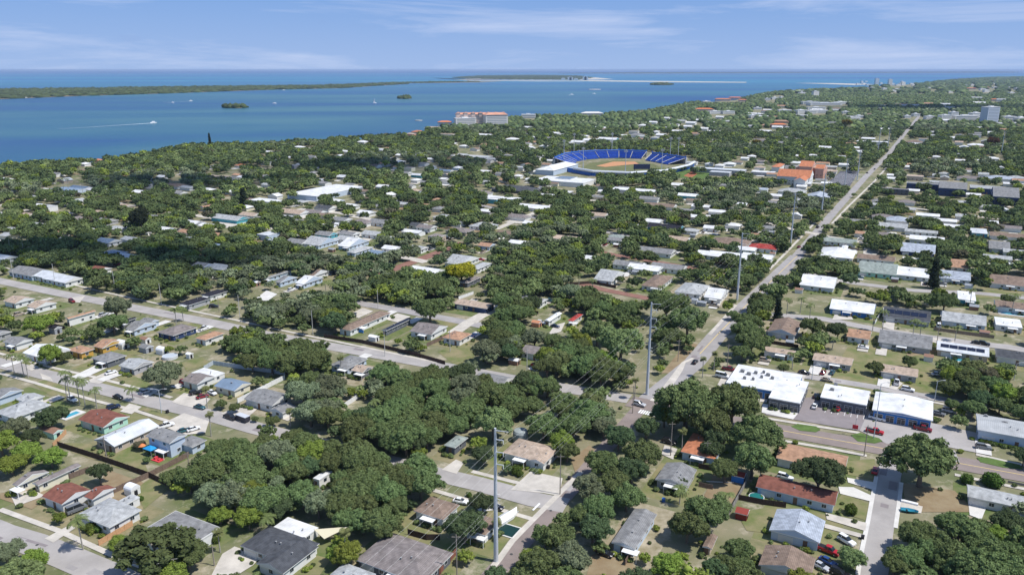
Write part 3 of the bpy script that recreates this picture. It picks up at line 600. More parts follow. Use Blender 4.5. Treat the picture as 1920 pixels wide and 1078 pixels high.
H([(1770,600,1842,594,'gx')], 'l', 'u', 'grey boxy house left of the white boxy one, right side')
H([(1870,608,1910,600,'f')], 'w', 'w', 'small boxy white building near the right edge')
H([(1870,574,1935,572,'gx')], 'b', 'w', 'long brown-roofed house near the swimming pool at the right edge')
H([(1798,560,1826,549,'f')], 'w', 'a', 'teal house with white flat roof among dark trees')
H([(1764,520,1815,514,'gx')], 'p', 'u', 'pale grey-blue house with dark porch, beside the tall narrow cypress')
H([(1784,500,1816,492,'gx')], 'o', 'w', 'orange-brown roofed cottage right of tall dark conifer')
H([(1860,530,1925,524,'gx')], 'b', 'w', 'long brown roof at the right edge above the lawn')
H([(1856,465,1888,458,'gx')], 'g', 'g', 'grey low house on a green lawn near right edge')
H([(1824,436,1848,430,'f')], 's', 'a', 'teal cabin with white roof near the right edge')
H([(1700,430,1755,438,'gx')], 'l', 'w', 'white bungalow with pale roof behind a row of palms')
# dark-fronted apartments on the right
H([(1700,343,1780,345,'f',7),(1760,352,1812,348,'gx',8,'g')], 'g', 'd', 'navy and white apartment block with flat roof beyond the trees', h=7, cat='apartment block', det=1)
H([(1652,352,1705,355,'f',6)], 'e', 'k', 'low dark apartment block left of the navy apartment block', h=6, cat='apartment block', det=1)
H([(1820,352,1880,350,'f',6),(1862,368,1905,360,'gx',8,'g')], 'l', 'd', 'navy gabled apartment block with pale flat roof at far right', h=7, cat='apartment block', det=1)
H([(1700,330,1732,329,'f',5)], 't', 't', 'tan flat-roofed block just above the navy apartment block', h=5, cat='building', det=1)
# --- mid and far houses: centre pixel, metres east-west, metres north-south, roof, kind, wall
TBL = """213 472 17 12 u h u|238 479 15 12 s gx u|203 450 18 12 u gx w|245 446 14 10 l gx w|220 426 18 12 l h w|311 428 14 11 w gx u|188 502 10 9 r gx w|58 507 24 14 g gx u|88 513 20 11 s gx w|118 520 22 12 s gx w
381 495 12 10 g gx u|416 499 15 12 l gx u|410 459 12 9 u gx w|10 481 14 10 s gx w|30 405 12 10 w gx w|54 401 14 10 t gx c|97 400 16 10 r gx c|70 420 18 12 l gx w|127 356 34 16 u f u|152 351 26 12 u gx w
10 335 18 12 w h w|7 358 14 10 w h w|160 306 14 12 w h w|184 299 14 10 c h p|451 309 14 12 c h w|474 311 10 8 c h w|411 333 40 16 t f c|327 346 26 14 b h w|352 350 18 10 l gx w|305 330 14 10 w gx w
498 377 30 14 w f w|431 407 30 14 l gx a|470 401 20 12 t gx w|551 396 26 14 t gx w|590 396 22 12 e gx w|611 388 20 14 d gx w|504 284 14 10 w gx w|561 275 20 12 w h w|580 279 14 10 w gx w|601 265 20 10 t h w
560 451 18 12 g gx w|612 437 16 12 g gx a|655 436 16 10 g gx w|700 436 18 12 l gx w|680 414 20 13 e h w|712 414 18 13 g gx w|641 410 16 12 g gx w|655 446 20 12 l gx w|710 472 14 10 u gx w|735 463 14 10 w gx w
785 463 12 10 l gx w|800 504 20 10 w gx w|784 420 14 11 d gx w|800 424 16 11 e gx w|834 405 20 13 l h w|862 430 22 14 e h t|907 421 22 16 l h w|970 404 24 12 e h w|1004 387 30 14 w gx w|940 372 36 12 w f a
925 374 14 10 w f a|967 353 46 22 d hx k|905 360 20 14 e h w|687 397 16 12 w gx w|660 384 14 10 w gx w|632 375 14 10 w gx u|760 381 14 10 l gx w|820 373 12 10 o h w|784 327 18 10 s gx a|834 319 24 10 u gx w
887 294 50 24 l f k|870 273 16 12 w h w|680 267 16 12 w h w|910 254 22 10 w gx w|961 262 20 14 w h w|784 248 22 14 c h p|770 252 16 10 t h p|814 241 30 14 t h c|840 254 24 12 t f c|1084 267 20 12 w gx w
1108 264 22 14 w gx w|1141 262 26 14 w gx a|1194 254 22 16 g h w|1010 281 26 14 w f w|1020 273 16 10 w h w|1061 448 24 14 t f w|1082 447 12 10 u gx u|1158 443 18 12 n h w|1103 482 18 12 w gx w|1228 468 26 13 g gx w
1180 493 22 12 g gx w|1210 500 20 12 w gx w|1254 498 24 12 g gx w|1370 452 26 20 b h w|1333 474 22 12 w gx w|1374 478 30 14 w gx w|1421 479 22 12 w gx w|1432 461 22 14 h h w|1401 465 14 10 w gx w|1248 424 26 14 k gx a
1270 446 20 12 t gx w|1225 413 16 12 w gx w|1154 447 14 10 g gx w|1188 357 46 16 w f w|1218 371 22 12 g gx w|1240 384 26 12 b gx w|1290 365 22 12 w gx a|1310 405 16 10 w gx w|1345 395 16 10 w gx w|1120 401 20 12 t gx w
1295 430 14 10 l h w|1335 425 14 10 w gx w|1375 420 14 10 w h w|1440 425 14 10 g h w|1575 450 26 12 n gx w|1612 435 10 9 o gx w|1658 439 20 14 e h w|1610 414 18 12 g gx r|1684 410 24 18 p h w|1672 422 26 14 l gx w
1738 446 26 12 w gx w|1834 430 14 8 s gx a|1888 440 26 12 b gx w|1643 482 26 12 b gx w|1658 484 12 6 w gx w|1902 470 18 10 l gx w|1870 481 22 10 l gx w|1655 404 22 12 e h w|1700 377 20 12 e h w|1648 375 16 12 g h w
1740 402 24 10 w gx w|1773 412 22 10 w gx w|1810 404 20 10 l gx w|1852 415 20 10 w gx w|1895 425 20 10 e gx w|1534 368 26 30 p gy g|1486 357 26 18 l h w|1874 333 28 18 p h w|1822 333 30 14 e h w|1905 332 20 14 l h w
1350 309 14 12 w h w|1368 306 18 14 w h w|1384 303 14 10 b h w|1330 306 12 10 w h w|1410 292 14 12 w h w|1397 296 12 10 w gx w|1298 304 16 10 l gx w|1635 268 36 14 w f w|1714 267 22 16 b h w|1720 272 20 12 w gx w
1755 293 14 10 w h w|1830 273 22 12 w h w|1860 296 20 12 w h w|1872 303 16 12 s h w|1800 300 14 10 w gx w|1560 320 14 10 t gx w|1296 231 20 14 w gx w|1320 242 16 12 w gx w|1447 236 36 14 o h p|1465 228 26 12 o h p
1435 247 20 12 w gx w|1350 220 18 12 w gx w|1310 226 20 12 w gx w|1290 238 16 12 w gx w|1270 247 18 12 w gx w|1240 254 16 12 w gx w|1225 230 16 12 w gx w|1205 236 18 14 w h w|1250 222 14 10 w gx w|990 240 16 12 w gx w"""
def chouse(cx, cy, ew, ns, rk, kd, wk, vis=.52):
    cx, cy, ew, ns = float(cx), float(cy), float(ew), float(ns)
    if ew < 25 and cy < 500: ew *= .86; ns *= .94
    if cx > 1480 and cy > 360 and ew < 27: ew *= .86
    hh = 3.0; c = G(cx, cy, 3.6); c.z = 0
    far = c.length
    if far > 1300: ew *= 1.3; ns *= 1.3; hh = 4.5
    kn = {'h': 'hip-roofed house', 'hx': 'hip-roofed house', 'gx': 'gabled house', 'gy': 'gabled house', 'f': 'flat-roofed building'}[kd]
    if wk == 'r': wk = 'p'
    return house([('w', c, ew / 2, ns / 2, kd, hh + (1.5 if kd == 'f' else 0))], rk, wk, None, det=1 if far < 620 else 0, vis=vis, desc='%s %s' % (RC[rk][0], kn), cat='building' if kd == 'f' else 'house')
for row in TBL.replace('\n', '|').split('|'):
    chouse(*row.split())
def near_road(c, m):
    for pts, hw in ROADS:
        for (xa, ya), (xb, yb) in zip(pts[:-1], pts[1:]):
            t = max(0, min(1, ((c.x - xa) * (xb - xa) + (c.y - ya) * (yb - ya)) / ((xb - xa) ** 2 + (yb - ya) ** 2)))
            if math.hypot(c.x - xa - t * (xb - xa), c.y - ya - t * (yb - ya)) < hw + m: return True
    return False
# generic small houses glimpsed between the crowns, set out along the street grid
n = 0; tries = 0
for q in [(925,708),(1010,655),(1000,560)]: chouse(q[0], q[1], 13, 10, R.choice('wgle'), 'gx', 'w', vis=0)
while n < 90 and tries < 4000:
    tries += 1
    px = R.uniform(20, 1900); py = 232 + 270 * R.random() ** 0.9
    lim = np.interp(px, [0, 200, 480, 700, 850, 1100, 1300, 1440], [325, 318, 292, 275, 262, 240, 214, 200])
    if py < lim + 6 or (180 < px < 620 and py > 440) or (1040 < px < 1400 and 275 < py < 345): continue
    c = G(px, py, 3); 
    if near_road(c, 9 + c.length * .012) or any(abs(c.x - q[0]) + abs(c.y - q[1]) < 34 for q in HOUSES): continue
    if keep[int(py // 8), int(px // 8)]: continue
    rk = R.choice('wwwwlllggestbpoew'); wk = R.choice('wwwwcugt'); chouse(px, py, R.uniform(11, 17), R.uniform(9, 13), rk, R.choice(['gx', 'gx', 'h', 'gy', 'f']), wk, vis=.35); n += 1

# beyond these, countless little roofs showing among the far crowns: one object
fh = MB(); fm_ = [rmat('w', 'X'), rmat('l', 'X'), rmat('b', 'X'), rmat('g', 'X'), wmat('w'), wmat('c'), rmat('o', 'X')]
def far_house(c, a, b, h, ri, wi, rise):
    P = lambda u, v, z: tuple(c + E_ * u + N_ * v + Vector((0, 0, z)))
    q = [(-a, -b), (a, -b), (a, b), (-a, b)]
    for i in range(4):
        (x0, y0), (x1, y1) = q[i], q[(i + 1) % 4]; fh.poly([P(x0, y0, 0), P(x1, y1, 0), P(x1, y1, h), P(x0, y0, h)], wi)
    a2, b2 = a + .4, b + .4; A, B = P(-a2, 0, h + rise), P(a2, 0, h + rise)
    fh.poly([P(-a2, -b2, h), P(a2, -b2, h), B, A], ri); fh.poly([P(a2, b2, h), P(-a2, b2, h), A, B], ri); fh.poly([P(a, -b, h), P(a, b, h), P(a, 0, h + rise)], wi); fh.poly([P(-a, b, h), P(-a, -b, h), P(-a, 0, h + rise)], wi)
FHP = []
n = 0; tries = 0
while n < 290 and tries < 9000:
    tries += 1; px = R.uniform(5, 1915); py = 172 + 290 * R.random() ** .8
    lim = np.interp(px, [0, 200, 480, 700, 850, 1100, 1300, 1440, 1920], [325, 318, 292, 275, 262, 240, 214, 196, 176])
    if py < lim + 5 or (1030 < px < 1420 and 275 < py < 345): continue
    c = G(px, py, 0)
    if near_road(c, 9 + c.length * .012) or any(abs(c.x - q[0]) + abs(c.y - q[1]) < 24 for q in HOUSES) or keep[int(py // 8), int(px // 8)]: continue
    far = c.length; f_ = 1 + max(0, far - 900) / 1500
    ri = R.choice([0, 0, 0, 1, 1, 2, 3, 3, 6]); a = R.uniform(4.5, 8) * f_; b = R.uniform(4, 5.5) * f_; far_house(c, a, b, 2.8 * f_, ri, R.choice([4, 4, 5]), 1.3 * f_); n += 1
    HOUSES.append((c.x, c.y, a, b)); FHP.append(len(HOUSES) - 1)
    X, Y, _ = PR(c.x, c.y, 3.8 * f_); mark(X, Y)
struct(obj('distant_houses', fh, fm_), 'stuff')
# ------------------------------------------------------------------ landmark buildings
patch('sports_field', [(1262,322),(1300,316),(1335,326),(1320,336),(1270,334)], M_green, vis=True)
patch('clay_court', [(1282,330),(1296,322),(1308,326),(1296,334)], mat('clay', (.35,.12,.06), .9), vis=True)
H([(538,363,683,350,'f',5)], 'w', 'u', 'huge flat white-roofed hall standing alone in the trees, left of centre', h=5, det=0, cat='hall')
H([(1000,337,1118,336,'f',5),(1040,334,1083,332,'f',5.8,'u')], 'w', 'w', 'wide flat white-roofed school with a blue raised part, in front of the stadium', h=5, det=0, cat='school')
H([(1003,318,1085,308,'h',6)], 'w', 'u', 'white hip-roofed clubhouse at the left end of the blue stadium', h=6, det=0, cat='clubhouse')
H([(1456,330,1526,328,'gx',9),(1488,338,1522,330,'gy',8.6)], 'c', 'w', 'church hall with large vivid orange tiled roof left of the main road', h=9, cat='church hall', slope=.45)
H([(1492,313,1552,311,'f',11),(1498,312,1530,308,'gx',13,'c'),(1528,316,1550,313,'gx',12,'c')], 't', 'p', 'salmon mission-style building with orange tiles behind the church hall', h=11, cat='building', det=1)
H([(1446,313,1472,308,'h',6)], 'c', 'w', 'orange tiled hip roof just left of the salmon mission-style building', h=6, det=0)
H([(1296,315,1400,318,'f',5),(1330,322,1372,322,'f',4.6)], 's', 'g', 'long low white-roofed sports pavilion beside the green court', h=5, det=0, cat='pavilion')
H([(1408,322,1455,322,'f',4)], 'w', 'g', 'low pale flat roof between sports pavilion and church hall', h=4, det=0, cat='building')
M_seat = mat('blue_seats', (.022, .085, .42), .6, var=.2, scale=.3, stripe=('Z', 1.2, .35)); M_blue = mat('stadium_blue', (.03, .14, .50), .5); M_field = mat('field_grass', (.14, .15, .06), .95, var=.15, scale=.05)
M_steel = mat('galvanised_steel', (.52, .55, .58), .5, var=.08, scale=2, metal=.0); M_stand = mat('stand_grey', (.45, .45, .45), .8)
Cf = G(1160, 312); st = root('stadium', Cf); tag(st, 'baseball stadium with bright blue seating and floodlight masts', 'stadium'); THINGS.append((st, (1165, 305), None, 'stadium'))
def rel(px, py, z=0): return G(px, py) - Cf + Vector((0, 0, z))
def stand(path, name):
    pts = [rel(*p) for p in path]; dense = []
    for i in range(len(pts) - 1):
        m = max(1, int((pts[i + 1] - pts[i]).length / 14))
        dense += [pts[i].lerp(pts[i + 1], k / m) for k in range(m)]
    dense.append(pts[-1])
    inn = [p + (Vector((0, -12, 0)) - p).normalized() * 26 for p in dense]
    for i in range(len(dense) - 1):
        mb = MB(); rows = 9; g2 = .04
        A0, A1 = dense[i].lerp(dense[i + 1], g2), dense[i].lerp(dense[i + 1], 1 - g2); B0, B1 = inn[i].lerp(inn[i + 1], g2), inn[i].lerp(inn[i + 1], 1 - g2)
        for k in range(rows):
            u0, u1 = k / rows, (k + 1) / rows; z = 1 + 6.5 * (k + .5) / rows; zp = 1 + 6.5 * (k - .5) / rows if k else 0
            q = [B0.lerp(A0, u0), B1.lerp(A1, u0), B1.lerp(A1, u1), B0.lerp(A0, u1)]
            mb.poly([(p.x, p.y, z) for p in q]); mb.poly([(q[0].x, q[0].y, zp), (q[1].x, q[1].y, zp), (q[1].x, q[1].y, z), (q[0].x, q[0].y, z)])
        obj('seating_block', mb, M_seat, st)
    mb = MB()
    for i in range(len(dense) - 1):
        for (P, Q) in ((dense[i], dense[i + 1]),):
            o = (P - Vector((0, -12, 0))).normalized() * 3; mb.prism([(P.x, P.y), (Q.x, Q.y), (Q.x + o.x, Q.y + o.y), (P.x + o.x, P.y + o.y)], 0, 8 + (i % 2) * .01)
    obj('rear_wall', mb, M_stand, st)
    mb = MB()
    for i in range(len(dense) - 1): mb.tube([dense[i] + Vector((0, 0, 8.8)), dense[i + 1] + Vector((0, 0, 8.8))], .8, 6)
    for p in dense: mb.tube([p + Vector((0, 0, 6)), p + Vector((0, 0, 11))], .5, 6)
    obj('rim_rail', mb, M_blue, st)
    for i in range(len(dense)):
        mb = MB(); a, b2 = dense[i] + Vector((0, 0, 8.0)), inn[i] + Vector((0, 0, 1.4)); mb.tube([a, b2], .25, 4); obj('aisle', mb, M_trim, st)
    for k in range(8):
        u = k / 7
stand([(1040,308),(1058,300),(1085,296),(1115,294),(1160,293),(1212,295)], 'stand'); stand([(1222,298),(1250,302),(1285,308)], 'stand')
mb = MB(); ps = [rel(*p) for p in [(1080,320),(1108,306),(1165,301),(1225,308),(1255,322),(1180,328)]]; mb.poly([(p.x, p.y, .35) for p in reversed(ps)]); obj('field', mb, M_field, st)
mb = MB(); ps = [rel(*p) for p in [(1118,312),(1150,304),(1190,304),(1198,308),(1165,311),(1135,314)]]; mb.poly([(p.x, p.y, .45) for p in reversed(ps)]); obj('infield', mb, mat('infield_clay', (.52,.26,.13), .95), st)
mb = MB(); ps = [rel(*p) for p in [(1036,318),(1075,324),(1110,330),(1180,333),(1245,329),(1290,318),(1300,312)]]
for i in range(len(ps) - 1): 
    d = (ps[i + 1] - ps[i]).normalized(); s = Vector((d.y, -d.x, 0)); P, Q = ps[i], ps[i + 1]; mb.prism([(P.x, P.y), (P.x + s.x, P.y + s.y), (Q.x + s.x, Q.y + s.y), (Q.x, Q.y)], 0, 5)
obj('outfield_wall', mb, M_blue, st)
mb = MB()
for i in range(1, len(ps) - 1):
    mb.tube([ps[i] + Vector((0, -5, 6)), ps[i + 1] + Vector((0, -5, 6))], 1.6, 6)
obj('walkway_rail', mb, mat('rail_white', (.7, .72, .75), .6), st)
p = rel(1203, 322); mb = MB(); mb.box(p.x - 10, p.x + 10, p.y - 1, p.y + 1, 3, 9); mb.box(p.x - 9, p.x - 8.4, p.y - .5, p.y + .5, 0, 3); mb.box(p.x + 8.4, p.x + 9, p.y - .5, p.y + .5, 0, 3); obj('scoreboard', mb, mat('scoreboard', (.03,.04,.09), .5), st)
for a in [(1036,296),(1060,288),(1115,282),(1215,284),(1290,300),(1290,318)]: pass
mark_poly([(1030,322),(1040,296),(1060,284),(1110,278),(1220,282),(1300,292),(1302,312),(1240,322),(1180,328),(1110,326)])
def light_tower(px, py, top):
    c = G(px, py); d = c.length; r = root('floodlight_mast', c); hh = 28
    mb = MB(); mb.tube([(0, 0, 0), (0, 0, hh)], [.45, .28], 8); obj('mast', mb, M_steel, r)
    mb = MB()
    for k in range(3): mb.box(-2.2, 2.2, -.3, .3, hh + k * .9, hh + k * .9 + .5)
    mb.box(-.4, .4, -.2, .2, hh - .5, hh + 3.2); obj('lamp_rack', mb, M_stand, r)
    tag(r, None, 'floodlight mast', 'floodlight masts round the stadium', (px, py - 25), 'slim floodlight mast')
for p in [(1057,306),(1076,290),(1147,289),(1093,325),(1172,331),(1256,300),(1271,300),(1240,329)]: light_tower(*p, 0)
# condominium on the shore
M_glassb = mat('tinted_glass', (.26, .30, .34), .3, spec=.5)
def tower_mb(w_, d_, h_, floors, mb, x=0, y=0, z=0):
    mb.box(x - w_ / 2, x + w_ / 2, y - d_ / 2, y + d_ / 2, z, z + h_, 0)
def block(name, px, py, w_, d_, h_, wm, label, cat, roofm=None, rz=0.0, floors=None, desc=None, bands='S', group=None):
    c = G(px, py); r = root(name, c, rz); mb = MB(); mb.box(-w_ / 2, w_ / 2, -d_ / 2, d_ / 2, 0, h_); obj('wall', mb, wm, r)
    fl = floors or max(1, int(h_ / 3.3)); fh = h_ / fl
    for k in range(fl if name not in ('distant_tower', 'beach_tower', 'roof_turret') else 0):
        mb = MB(); mb.box(-w_ * .44, w_ * .44, -d_ / 2 - .15, -d_ / 2 + .3, k * fh + fh * .35, k * fh + fh * .7); obj('window_band', mb, M_glassb, r)
        mb = MB(); mb.box(w_ / 2 - .3, w_ / 2 + .15, -d_ * .35, d_ * .35, k * fh + fh * .35, k * fh + fh * .7); obj('window_band', mb, M_glassb, r)
    mb = MB()
    if roofm and roofm is not True: roof_mb(w_ / 2 + 1, d_ / 2 + 1, h_ + .4, 'h', min(w_, d_) * .16, mb); obj('roof', mb, [roofm, M_trim, wm], r)
    else:
        mb.box(-w_ / 2 - .3, w_ / 2 + .3, -d_ / 2 - .3, d_ / 2 + .3, h_ + .02, h_ + .9); mb.box(-w_ / 6, w_ / 8, -d_ / 5, d_ / 5, h_ + .9, h_ + 3); obj('roof', mb, mat('roof_membrane', (.7, .7, .7), .8), r)
    tag(r, label, cat, group, (px, py - 5), desc if not label else None)
    if label: THINGS.append((r, (px, py - 8), None, cat))
    for u in np.linspace(-w_ / 2, w_ / 2, max(3, int(w_ / 8))):
        for z in (np.linspace(h_ * .45, h_, 4) if c.length < 1300 or h_ > 18 and c.length < 2200 else [h_ * .8]):
            q = c + Vector((math.cos(rz) * u, math.sin(rz) * u, 0)); X, Y, _ = PR(q.x, q.y, z); mark(X, Y)
    HOUSES.append((c.x, c.y, w_ / 2, d_ / 2)); return r
M_tc = mat('terracotta_tiles', (.60, .30, .20), .85, var=.15, scale=.1); WW = mat('tower_white', (.72, .70, .66), .8)
CONDO = block('condominium', 902, 236, 112, 22, 25, mat('salmon_stucco', (.72, .56, .47), .8), 'long salmon condominium with a row of terracotta roofs on the shore', 'condominium', M_tc, .06)
block('condominium', 929, 237, 50, 26, 25, WW, 'white square-fronted condominium wing at the right end of the shore block', 'condominium', M_tc, .28)
block('condominium', 872, 237, 46, 20, 17, WW, 'lower white stepped condominium left of the terracotta-roofed one', 'condominium', True, .3)
for k in range(7):
    mb = MB(); x = -50 + k * 16.5; mb.box(x - 4, x + 4, -12.5, -4, 20, 28); roof_mb(5, 5.2, 28.6, 'h', 1.6, q := MB())
    tr = obj('roof_turret', mb, mat('salmon_stucco', (.72, .56, .47), .8), CONDO); obj('turret_roof', q, [M_tc, M_trim, M_trim], tr, (x, -8.2, 0))
block('waterside_restaurant', 834, 236, 30, 16, 8, WW, 'low orange-tiled building at the water edge beside the condominium', 'building', mat('orange_tiles', (.62, .20, .08), .85))
block('shore_building', 991, 222, 36, 16, 9, WW, 'white shore building right of the condominium', 'building', True)
block('shore_building', 1110, 219, 56, 22, 9, WW, 'broad white gabled building on the shore with pale roof', 'building', mat('pale_tiles', (.66, .64, .6), .8))
block('office_tower', 1853, 232, 34, 20, 37, mat('tower_blue_white', (.55, .60, .68), .6), 'tall pale blue-white slab tower at the upper right', 'tower block', True, .3)
for i, (x, y, a, b2, h, c) in enumerate([(1770,226,26,16,12,0),(1786,223,20,14,16,0),(1808,226,60,18,11,0),(1828,222,30,18,13,0),(1890,226,30,16,9,0),(1912,228,36,14,9,0),(1742,224,26,12,7,0),(1700,222,16,10,6,0),(1716,219,18,12,7,0),
        (1545,198,130,26,8,0),(1518,196,60,22,9,0),(1575,196,50,22,8,0),(1530,206,60,12,7,0),(1470,212,40,14,8,0),(1500,214,34,16,10,0),(1520,214,30,14,9,0),(1540,213,36,14,8,0),(1422,220,24,16,8,0),(1410,222,20,14,7,0),(1340,214,40,12,7,0),(1365,214,36,12,7,0),
        (1452,187,36,12,8,0),(1438,189,24,12,8,0),(1465,185,20,12,7,0),(1324,194,30,12,7,0),(1420,206,24,12,6,0),(1585,214,20,12,6,0),(1610,222,24,12,6,0)]):
    block('white_block', x, y, a, b2, h, WW, None, 'building', True, R.uniform(0, .5), desc='white flat-roofed block', group='white blocks scattered through the far town')
for x, y, a, b2, h in [(1320,210,50,18,8),(1355,190,60,16,8),(1378,187,50,16,8),(1392,191,30,14,7),(1460,240,30,14,7),(1820,168,60,14,7),(1845,166,60,14,7),(1868,190,40,14,7)]:
    block('tiled_block', x, y, a, b2, h, mat('salmon_stucco', (.72, .56, .47), .8), None, 'building', mat('orange_tiles', (.62, .20, .08), .85), R.uniform(-.3, .1), desc='orange-tiled block', group='orange-tiled blocks in the far town')
for i in range(40):
    x = R.choice([R.uniform(1602, 1722), R.uniform(1700, 1915), R.uniform(1480, 1915)]); y = R.uniform(156, 160) if x < 1722 and i % 3 else R.uniform(150, 178)
    if x < 1600: y = R.uniform(172, 190)
    h = R.choice([10, 12, 16, 26]) if x < 1700 else R.uniform(7, 12)
    block('distant_tower', x, y + 1.5, R.uniform(20, 42), 16, h, WW, None, 'building', True, .25, floors=2, desc='tiny white building', group='distant white buildings of the far peninsula')
for x, h in ((1643, 52), (1668, 46)): block('distant_tower', x, 160.5, 28, 22, h, WW, None, 'tower', True, floors=4, desc='tall white tower', group='distant white towers on the far shore')
for i, x in enumerate((1056,1068,1071,1080,1096,1099)): block('beach_tower', x, 150.6, 45, 22, (22, 34, 30, 18, 38, 36)[i], WW, None, 'hotel', True, floors=3, desc='tiny white beach tower', group='white towers on the far barrier island')
# ------------------------------------------------------------------ islands with mangrove woods
M_mang = mat('mangrove_leaves', (.065, .085, .035), .95, var=.3, scale=.01, island=.25, spec=.05)
ICO = None
def ico(sub):
    import bmesh
    bm = bmesh.new(); bmesh.ops.create_icosphere(bm, subdivisions=sub, radius=1); V = np.array([v.co[:] for v in bm.verts]); Fc = np.array([[v.index for v in f.verts] for f in bm.faces]); bm.free(); return V, Fc
ICO1 = ico(1); ICO2 = ico(2)
def inside(poly, x, y):
    ins = np.zeros(len(x), bool); n = len(poly)
    for k in range(n):
        xa, ya = poly[k][:2]; xb, yb = poly[k - 1][:2]
        cnd = ((ya > y) != (yb > y)); 
        with np.errstate(divide='ignore', invalid='ignore'): cnd &= x < (xb - xa) * (y - ya) / (yb - ya + 1e-12) + xa
        ins ^= cnd
    return ins
def island(px, wood=None, spacing=25, h=7, name='island', sand=True):
    ps = [G(*p) for p in px]; mb = MB()
    ar = sum(ps[i - 1].x * ps[i].y - ps[i].x * ps[i - 1].y for i in range(len(ps)))
    if ar < 0: ps.reverse()
    mb.prism([(p.x, p.y) for p in ps], -1.5, .3); struct(obj(name, mb, M_sand if sand else M_dirt))
    if wood:
        W = [G(*p) for p in wood]; xs = [p.x for p in W]; ys = [p.y for p in W]
        area = (max(xs) - min(xs)) * (max(ys) - min(ys)); n = int(area / spacing ** 2)
        X = rng.uniform(min(xs), max(xs), n); Y = rng.uniform(min(ys), max(ys), n); k = inside(W, X, Y); X, Y = X[k], Y[k]; n = len(X)
        s = rng.uniform(.6, 1.1, n) * spacing; z = h * rng.uniform(.6, 1.3, n); V0, F0 = ICO1
        V = V0[None] * np.stack([s, s, z], 1)[:, None] * rng.uniform(.8, 1.2, (n, len(V0), 1)) + np.stack([X, Y, z * .15], 1)[:, None]
        Fc = F0[None] + (np.arange(n) * len(V0))[:, None, None]
        struct(link('mangrove_wood', npmesh('mangrove_wood', V.reshape(-1, 3), Fc.reshape(-1, 3), M_mang)), 'stuff')
bar = [(-160,172),(0,168.5),(200,166),(400,163),(600,161),(700,157.5),(769,155.4),(762,158),(700,161.5),(640,165.5),(520,168),(320,175),(150,180),(0,186),(-160,192)]
island(bar, bar, 30, 8, sand=False)
island([(700,156.6),(830,153.6),(940,153.2),(900,154.8),(800,156.2)], [(700,156.6),(830,153.9),(900,153.9),(800,156.0)], 40, 8, sand=False)
island([(806,146.5),(850,149.5),(960,151.5),(1080,152),(1110,151),(1400,154.3),(1399,155.6),(1280,155.0),(1160,153.6),(1100,152.8),(1000,153),(880,151.5)], None)
island([(850,146),(900,142.5),(1000,141),(1080,142.5),(1120,146),(1150,149),(1080,150.3),(960,150),(880,148.6)], [(850,146),(900,142.7),(1000,141.5),(1080,142.7),(1110,146),(1080,149.9),(960,149.5),(880,148.2)], 60, 8)
island([(1490,156.2),(1560,156.4),(1640,158.5),(1600,160),(1540,157.8)], None)
island([(1040,138),(1200,136.4),(1500,135.6),(1900,135.0),(1900,136.6),(1500,137.4),(1200,138.4)], [(1040,138),(1200,136.6),(1500,135.8),(1900,135.2),(1900,136.4),(1500,137.2),(1200,138.0)], 400, 12, sand=False)
for cx, cy, wx, wy in ((440,201,20,1.8),(759,184,11,1.5),(1240,159,19,1.0),(785,226,7,.4),(1115,168,12,.5),(880,137,1,1)):
    if wx < 2: continue
    q = [(cx + wx * math.cos(t) * (1 + .1 * math.sin(3 * t)), cy + wy * math.sin(t)) for t in np.linspace(0, 2 * math.pi, 14)[:-1]]
    island(q, q if wy > .7 else None, 14 if cy > 170 else 26, 9 if cy > 170 else 12, name='islet', sand=(wy < 1))
# ------------------------------------------------------------------ boats with wakes
M_hull = mat('boat_white', (.8, .8, .8), .4); M_foam = mat('wake_foam', (.62, .68, .70), .8, var=.2, scale=.02)
def boat(px, py, label, L_=14, wake=None, sail=False, az=0):
    c = G(px, py, -1); r = root('sailing_boat' if sail else 'motor_boat', c, az); mb = MB(); w2 = L_ * .16
    n = 9; 
    for z, f in ((0, .8), (1.6, 1)):
        pass
    prof = [(-L_ / 2, -w2), (L_ * .15, -w2), (L_ / 2, 0), (L_ * .15, w2), (-L_ / 2, w2)]
    mb.prism(prof, -.3, 1.8); obj('hull', mb, M_hull, r)
    mb = MB(); mb.prism([(x * .45 - .5, y * .7) for x, y in prof], 1.8, 4.0); obj('cabin', mb, M_hull, r)
    if sail:
        mb = MB(); mb.tube([(0, 0, 1), (0, 0, 20)], .2, 6); obj('mast', mb, M_steel, r); mb = MB(); mb.prism([(0, -.1), (0, .1), (-7, .1), (-7, -.1)], 3, 3.3)
        mb.poly([(.1, 0, 3), (-6.5, .05, 3), (.1, 0, 19)]); mb.poly([(.1, .1, 19), (-6.5, .15, 3), (.1, .1, 3)]); obj('sail', mb, M_hull, r)
    tag(r, label, 'boat'); THINGS.append((r, (px, py), None, 'boat'))
    if wake:
        wp = [G(*q, -.9) for q in wake]; k = len(wp); mb = strip_mesh(wp, [max(1.0, x) for x in np.linspace(8, 1.5, k)], -.93); struct(obj('wake', mb, M_foam), 'stuff')
boat(288, 231, 'motor boat at the head of the longest white wake', 14, [(286,231.2),(262,232.6),(235,234.4),(200,236.6),(165,239),(110,242)], az=.5)
boat(358, 190, 'motor boat trailing a white wake, right-hand one of the pair above the tiny wooded islet', 14, [(357,190.2),(345,190.7),(325,191.2),(305,191.5)], az=.2)
boat(323, 193, 'small motor boat with short foam patch beside the boat with a wake', 12, [(327,193.4),(318,193.2),(308,193)], az=3)
boat(515, 194.5, 'lone white boat right of the tiny wooded islet', 16)
boat(703, 194, 'white sailing boat with raised sail in mid bay', 14, sail=True)
boat(1072, 178, 'white boat near the right end of the bay', 22, [(1070,178.5),(1064,179.2)])
boat(532, 169.6, 'white boat at the shore of the long wooded island', 22)
boat(48, 184.3, 'white boat moored at the left end of the long wooded island', 22)
